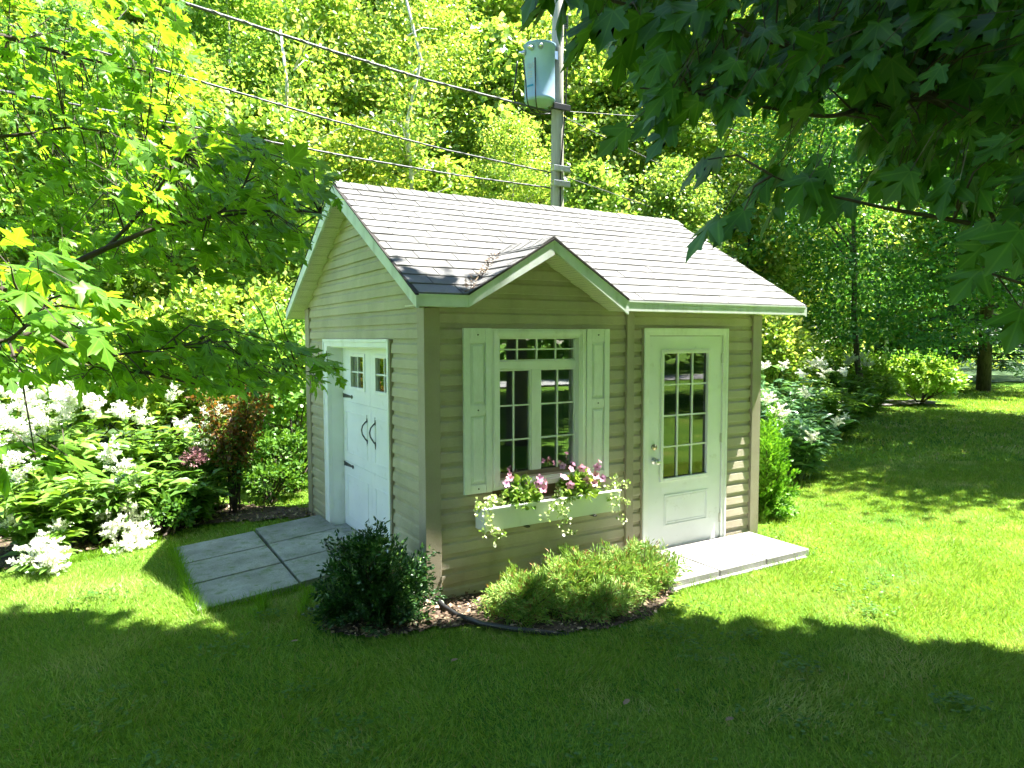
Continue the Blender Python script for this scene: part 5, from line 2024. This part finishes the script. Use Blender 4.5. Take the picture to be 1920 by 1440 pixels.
# the nearer dark spray in the middle
add_px([(220, 265), (420, 235), (560, 300), (610, 380), (560, 470), (450, 480), (330, 440), (240, 430), (180, 340)], 340, 2.8, 3.6, .10, .145, tp, .45, nu, .38, st2, g)
add_px([(100, 440), (420, 410), (560, 480), (420, 530), (300, 520), (150, 520)], 260, 3.2, 4.4, .10, .14, tp, .45, nu, .38, st2, g)
# the low spray over the flowers
add_px([(-200, 560), (120, 610), (320, 590), (500, 620), (630, 680), (600, 720), (450, 735), (280, 735), (100, 715), (-200, 720)], 700, 2.7, 4.2, .10, .14, tp, .4, nu, .32, st2, g)
add_px([(560, 670), (650, 675), (640, 715), (570, 730)], 16, 4.0, 4.4, .09, .12, tp, .4, nu, .35, st2, g)
# near, big and dark at the left edge
add_px([(-200, 450), (60, 455), (190, 520), (220, 590), (170, 660), (60, 700), (-200, 720)], 150, 1.75, 2.4, .10, .145, tp, .45, nu, .4, st2, g)
add_px([(-60, 790), (40, 800), (140, 830), (130, 880), (40, 880), (-60, 900)], 14, 1.8, 2.1, .10, .14, tp, .4, nu, .4, st2, g)
P, T_, N_, S_, D_ = [np.concatenate(a) for a in st2]
S_ = S_ * g.uniform(.48, .82, len(S_))
place_leaves(LM, P, T_, N_, S_, G['maple'], D_)
twigs(LM, LB, P, 380, 431, 1.1)

# ------------------------------------------------------------------ utility pole, transformer, cables
pb = gxy(1044, 12.6)
POLE = empty('utility_pole', pb, 'weathered wooden utility pole behind the shed roof', 'pole')
m = MB()
m.tube([(0, 0, -.1), (0, 0, 3), (.0, 0, 6.0), (.02, 0, 11.2)], [.135, .122, .108, .085], 16)
m.build('shaft', M['pole'], POLE, smooth=True)


def pz(v):
    return float(at(1044, v, 12.6)[2])


for v in (215, 325, 352):
    m = MB()
    m.box(-.17, .17, -.16, -.10, pz(v) - .05, pz(v) + .05)
    m.lathe(0, 0, [(.125, pz(v) - .02), (.125, pz(v) + .02)], 14)
    m.build('cable_clamp', M['cable_black'] if v == 215 else M['metal'], POLE, bevel=.005)
m = MB()
for i in range(8):
    z = pz(75) + i * .028
    m.lathe(.08, -.14, [(.02, z), (.045, z + .006), (.045, z + .010), (.02, z + .018)], 12)
m.build('insulator', M['ceramic'], POLE, smooth=False)
m = MB()
m.tube([(.06, -.12, pz(60)), (.10, -.16, pz(120)), (.09, -.13, pz(200)), (-.02, -.125, pz(330)), (-.02, -.128, pz(420))], .012, 6)
m.build('ground_wire', M['cable_black'], POLE)

tb = at(1012, 190, 12.15)
TR = empty('pole_transformer', tuple(tb), 'pale blue-grey transformer can hung on the utility pole', 'transformer')
zb, zt_ = 0.0, float(at(1012, 88, 12.15)[2] - tb[2])
Rt = .262
m = MB()
m.lathe(0, 0, [(Rt - .04, zb - .03), (Rt - .01, zb - .03), (Rt, zb), (Rt + .006, zb + .01), (Rt, zb + .03), (Rt, zt_ - .06), (Rt + .012, zt_ - .055), (Rt + .012, zt_ - .03)], 36)
m.build('tank', M['tank'], TR, smooth=False)
for p in TR.children[0].data.polygons:
    p.use_smooth = len(p.vertices) == 4
m = MB()
m.lathe(0, 0, [(Rt + .02, zt_ - .029), (Rt + .02, zt_ - .012), (Rt * .7, zt_ + .012), (.03, zt_ + .02)], 36)
m.build('lid', M['tank'], TR, smooth=False)
to_cam = unit(CAM[:2] - tb[:2])
sd_ = np.array([-to_cam[1], to_cam[0]])          # to the right hand when facing the camera -> left in view
for a, h_ in ((-1.25, .16), (-.55, .13), (.05, .12)):
    d = to_cam * math.cos(a) + np.array([_R[0], _R[1]]) * math.sin(a)
    m = MB()
    p0 = np.array([d[0] * Rt, d[1] * Rt, zt_ - h_])
    p1 = np.array([d[0] * (Rt + .11), d[1] * (Rt + .11), zt_ - h_ - .01])
    m.tube([p0, p0 * .7 + p1 * .3, p0 * .5 + p1 * .5, p1], [.045, .045, .028, .024], 12)
    m.build('bushing', M['metal'], TR, smooth=True)
d = np.array([_R[0], _R[1]])
m = MB()
m.box(-.09, .09, -.09, .09, zt_ - .22, zt_ - .08)
o = m.build('bracket', M['metal'], TR)
q_ = (np.array(pb[:2]) - tb[:2])
q_ = q_ / np.linalg.norm(q_)
o.location = (q_[0] * (Rt + .06), q_[1] * (Rt + .06), 0)


def strip_on_can(name, a0, a1, z0, z1, mat, r=Rt + .003):
    m = MB()
    vs, fs = [], []
    n = 8
    for i in range(n + 1):
        a = a0 + (a1 - a0) * i / n
        dd = to_cam * math.cos(a) + np.array([_R[0], _R[1]]) * math.sin(a)
        vs += [(dd[0] * r, dd[1] * r, z0), (dd[0] * r, dd[1] * r, z1)]
    fs = [(2 * i, 2 * i + 2, 2 * i + 3, 2 * i + 1) for i in range(n)]
    m.add(vs, fs)
    return m.build(name, mat, TR)


strip_on_can('blue_band', -.95, -.42, zt_ * .19, zt_ * .225, M['blue'])
# faded rating number and lines on the can
fd = bpy.data.curves.new('rating', 'FONT')
fd.body = '100'
fd.size = .13
fd.align_x = 'CENTER'
fd.extrude = .001
fo_ = bpy.data.objects.new('rating_curve', fd)
fme = bpy.data.meshes.new_from_object(fo_)
bpy.data.objects.remove(fo_)
fo = link('rating_number', fme, M['print'])
fo.parent = TR
a = -.68
dd = to_cam * math.cos(a) + np.array([_R[0], _R[1]]) * math.sin(a)
right_ = np.array([-dd[1], dd[0], 0])
if right_[:2] @ np.array([_R[0], _R[1]]) < 0:
    right_ = -right_
fo.matrix_local = frame(np.array([dd[0] * (Rt + .006), dd[1] * (Rt + .006), zt_ * .50]), right_, np.array([0, 0, 1.0]), np.array([dd[0], dd[1], 0]))
for i, z in enumerate((.44, .395, .35)):
    strip_on_can('faded_line', -.88, -.50, zt_ * z, zt_ * z + .018, M['print'], Rt + .002)
cl = at(1035, 213, 12.45) - tb
for (u0, v0, u1, v1) in ((970, 115, 963, 185), (981, 110, 990, 195), (1003, 108, 1005, 190)):
    m = MB()
    a = at(u0, v0, 11.85) - tb
    b_ = at(u1, v1, 11.85) - tb
    mid = (a + b_) / 2 + np.array([0, 0, 0])
    c_ = at((u1 + 1035) / 2 - 8, 212, 12.2) - tb
    limb(m, [a, mid, b_, c_, cl], .011, .011, 6)
    m.build('lead_wire', M['cable_black'], TR, smooth=True)

dirL = np.array([math.sin(R(78)), math.cos(R(78))])


def cable(label, pts, r, mat, sag=0.0, twist=0.0):
    pts = [np.array(p, float) for p in pts]
    m = MB()
    out = []
    n = 40
    L0 = len(pts) - 1
    for i in range(n + 1):
        s = i / n * L0
        k_ = min(int(s), L0 - 1)
        p = pts[k_] + (pts[k_ + 1] - pts[k_]) * (s - k_)
        out.append(p - np.array([0, 0, sag * 4 * (s - k_) * (1 - (s - k_))]))
    m.tube(out, r, 6)
    if twist:
        o2 = []
        for i in range(241):
            s = i / 240 * n
            k_ = min(int(s), n - 1)
            p = out[k_] + (out[k_ + 1] - out[k_]) * (s - k_)
            an = i * .55
            o2.append(p + np.array([0, math.cos(an) * r * .8, math.sin(an) * r * .8]))
        m.tube(o2, r * .55, 5)
    o = m.build('power_cable', mat, None, smooth=True)
    tag(o, label, 'cable', 'overhead cables on the pole')


P1, P2, P3 = at(1044, 213, 12.45), at(1044, 326, 12.45), at(1044, 354, 12.45)


def wire_at(u, v, P):
    """point on the vertical plane of the left run, seen at (u, v)"""
    d = _F + _R * (u - 960) / FPX + _U * (720 - v) / FPX
    nrm = np.array([-dirL[1], dirL[0], 0])
    t = (nrm @ (P - CAM)) / (nrm @ d)
    return CAM + t * d


for lb, P, q, r, tw in (('thick twisted top cable running from upper left to the transformer', P1, [(330, 0), (620, 95), (800, 150)], .018, 1),
                        ('middle cable running from upper left to the pole', P2, [(370, 151), (620, 225), (840, 282)], .0125, 1),
                        ('lowest cable running from the left just above the shed ridge', P3, [(455, 256), (660, 295), (860, 329)], .0125, 1)):
    pts = [wire_at(u, v, P) for u, v in q]
    far = pts[0] + (pts[0] - pts[1]) * 5.0
    cable(lb, [far] + pts + [P], r, M['cable'], .0, tw)
for lb, P, q, r in (('cable leaving the pole to the right, dropping steeply behind the roof', P1, [(1190, 285, 15.5), (1370, 372, 20), (1500, 432, 26), (1900, 590, 60)], .010),
                    ('thin cable leaving the pole nearly level to the right', P1 + np.array([0, 0, .05]), [(1300, 225, 14.0), (1450, 262, 17), (1800, 300, 24), (2300, 330, 34)], .006),
                    ('lower cable leaving the pole to the right above the ridge', P2, [(1240, 395, 16), (1440, 488, 22), (1640, 560, 32)], .009)):
    cable(lb, [P] + [at(*c) for c in q], r, M['cable'])


# ------------------------------------------------------------------ lawn
def lawn():
    g = np.random.default_rng(500)
    f2, r2 = np.array([math.sin(YAW), math.cos(YAW)]), np.array([math.cos(YAW), -math.sin(YAW)])
    parts = []
    holes = [[(0, 0), (L_, 0), (L_, W_), (0, W_)], [(1.66, -.79), (3.38, -.79), (3.38, 0), (1.66, 0)],
             [(-1.50, .67), (-.70, .78), (-.70, .86), (.0, 1.0), (.0, 2.78), (-.72, 2.70), (-.775, 2.50), (-1.50, 2.42)]]
    for (t0, t1, dens, h, w, spread) in ((1.8, 6.0, 7000, .056, .0056, 1.15), (6.0, 11.0, 3000, .052, .008, 1.0), (11.0, 31.0, 330, .07, .024, .95)):
        area_ = spread * (t1 * t1 - t0 * t0)
        n = int(area_ * dens)
        tt = np.sqrt(g.random(n) * (t1 * t1 - t0 * t0) + t0 * t0)
        ss = g.uniform(-spread, spread, n) * tt
        XY = CAM[:2] + tt[:, None] * f2 + ss[:, None] * r2
        ok = np.ones(n, bool)
        for hpoly in holes:
            ok &= ~inpoly(XY[:, 0], XY[:, 1], hpoly)
        for poly, thin in ((BED, .02), (LEFT_BED, .25), (FOREST, .12), (GRAVEL, .01)):
            ins = inpoly(XY[:, 0], XY[:, 1], poly)
            ok &= ~(ins & (g.random(n) > thin))
        XY = XY[ok]
        n = len(XY)
        # tufts: height follows a soft noise
        q = .5 + .5 * np.sin(XY[:, 0] * 3.1 + 1.7 * np.sin(XY[:, 1] * 2.3)) * np.sin(XY[:, 1] * 3.7 + 1.3 * np.sin(XY[:, 0] * 1.9))
        q2 = .5 + .5 * np.sin(XY[:, 0] * 17 + 3 * np.sin(XY[:, 1] * 13)) * np.sin(XY[:, 1] * 19 + 2 * np.sin(XY[:, 0] * 11))
        hh = h * g.uniform(.5, 1.15, n) * (.72 + .35 * q + .22 * q2)
        P = np.column_stack([XY, np.full(n, -.004)])
        lean = g.normal(0, .55, (n, 2)) + np.column_stack([np.cos(q * 6) * .35, np.sin(q * 5) * .35])
        tip = np.column_stack([lean, np.ones(n)])
        V, F = scatter(T_NEEDLE, P, tip, g.normal(size=(n, 3)) * [1, 1, .1], hh, (w * g.uniform(.6, 1.4, n)) / hh)
        parts.append((V, F))
    V, F = merge(parts)
    o = link('lawn_grass', np_mesh('lawn_grass', V, F), G['grass'])
    tag(o, 'short mown green lawn grass round the shed', 'grass', kind='stuff')


lawn()


# longer grass along hard edges
def edge_grass():
    g = np.random.default_rng(510)
    lines = [((-1.50, .62), (-1.50, 2.45), 900, .10), ((-1.5, .64), (-.7, .74), 300, .07), ((-.742, .80), (-.742, 2.55), 420, .022), ((1.75, -.80), (3.38, -.80), 260, .05), ((3.42, -.75), (3.42, -.05), 200, .06),
             ((-1.45, 1.27), (-.78, 1.36), 120, .03), ((-1.45, 1.86), (-.78, 1.95), 120, .03), ((-.9, .2), (-.7, .66), 250, .07), ((-2.6, 2.35), (-1.6, 2.75), 500, .08), ((-1.15, .35), (-1.05, .62), 120, .11)]
    Ps, Hs = [], []
    for a, b, n, h in lines:
        t = g.random(n)
        P = np.array(a) + (np.array(b) - np.array(a)) * t[:, None] + g.normal(0, .018, (n, 2))
        Ps.append(P)
        Hs.append(h * g.uniform(.5, 1.3, n))
    P, H = np.concatenate(Ps), np.concatenate(Hs)
    n = len(P)
    V, F = scatter(T_NEEDLE, np.column_stack([P, np.full(n, .0)]), np.column_stack([g.normal(0, .45, (n, 2)), np.ones(n)]), g.normal(size=(n, 3)) * [1, 1, .1], H + .02, .005 * g.uniform(.7, 1.5, n) / (H + .02))
    o = link('edge_grass', np_mesh('edge_grass', V, F), G['grass_edge'])
    tag(o, 'longer untrimmed grass along the slabs and beds', 'grass', kind='stuff')


edge_grass()

# a few fallen leaves on the lawn
LV = [(1180, 1310, 'dry leaf in the shaded lawn below the flower box'), (845, 1240, 'dry leaf on the shaded lawn below the yew'), (1470, 1320, 'dark leaf on the shaded lawn toward the lower right'),
      (1375, 1345, 'curled leaf lowest on the lawn, right of centre'), (560, 1200, 'pale leaf on the grass left of the yew bush')]
for i, (u, v, lb) in enumerate(LV):
    d = _F + _R * (u - 960) / FPX + _U * (720 - v) / FPX
    p = CAM + d * (-(CAM[2] - .045) / d[2])
    gg = np.random.default_rng(600 + i)
    V, F = scatter(T_ROUND, np.zeros((1, 3)), gg.normal(size=(1, 3)) * [1, 1, .2], np.array([[.2, .1, 1.0]]), np.array([.05]))
    o = link('fallen_leaf', np_mesh('fallen_leaf', V, F), M['bark_chip'], None, tuple(p))
    tag(o, lb, 'leaf', 'fallen leaves on the lawn')


def clover():
    """low clover and weed rosettes in loose patches on the lawn"""
    g = np.random.default_rng(700)
    f2, r2 = np.array([math.sin(YAW), math.cos(YAW)]), np.array([math.cos(YAW), -math.sin(YAW)])
    Ps = []
    for i in range(46):
        t = g.uniform(3.0, 8.0)
        c = CAM[:2] + t * f2 + g.uniform(-.85, .85) * t * r2
        n = int(g.integers(14, 60))
        Ps.append(c + g.normal(0, g.uniform(.05, .2), (n, 2)))
    P = np.concatenate(Ps)
    ok = ~inpoly(P[:, 0], P[:, 1], BED)
    for h in ([(-.05, -.05), (L_, -.05), (L_, W_), (-.05, W_)], [(1.6, -.8), (3.4, -.8), (3.4, 0), (1.6, 0)], [(-1.52, .6), (0, .6), (0, 2.9), (-1.52, 2.6)]):
        ok &= ~inpoly(P[:, 0], P[:, 1], h)
    P = P[ok]
    parts = []
    for a in range(3):
        n = len(P)
        an = g.uniform(0, 6.28, n) + a * 2.09
        d = np.column_stack([np.cos(an), np.sin(an), g.uniform(-.1, .25, n)])
        parts.append(scatter(T_ROUND, np.column_stack([P, g.uniform(.035, .055, n)]), d, np.array([0, 0, 1.0]) + g.normal(0, .2, (n, 3)), g.uniform(.014, .026, n), np.full(n, 1.2)))
    V, F = merge(parts)
    tag(link('clover', np_mesh('clover', V, F), G['fern_green']), 'scattered clover and small weeds in the lawn', 'clover', kind='stuff')


clover()
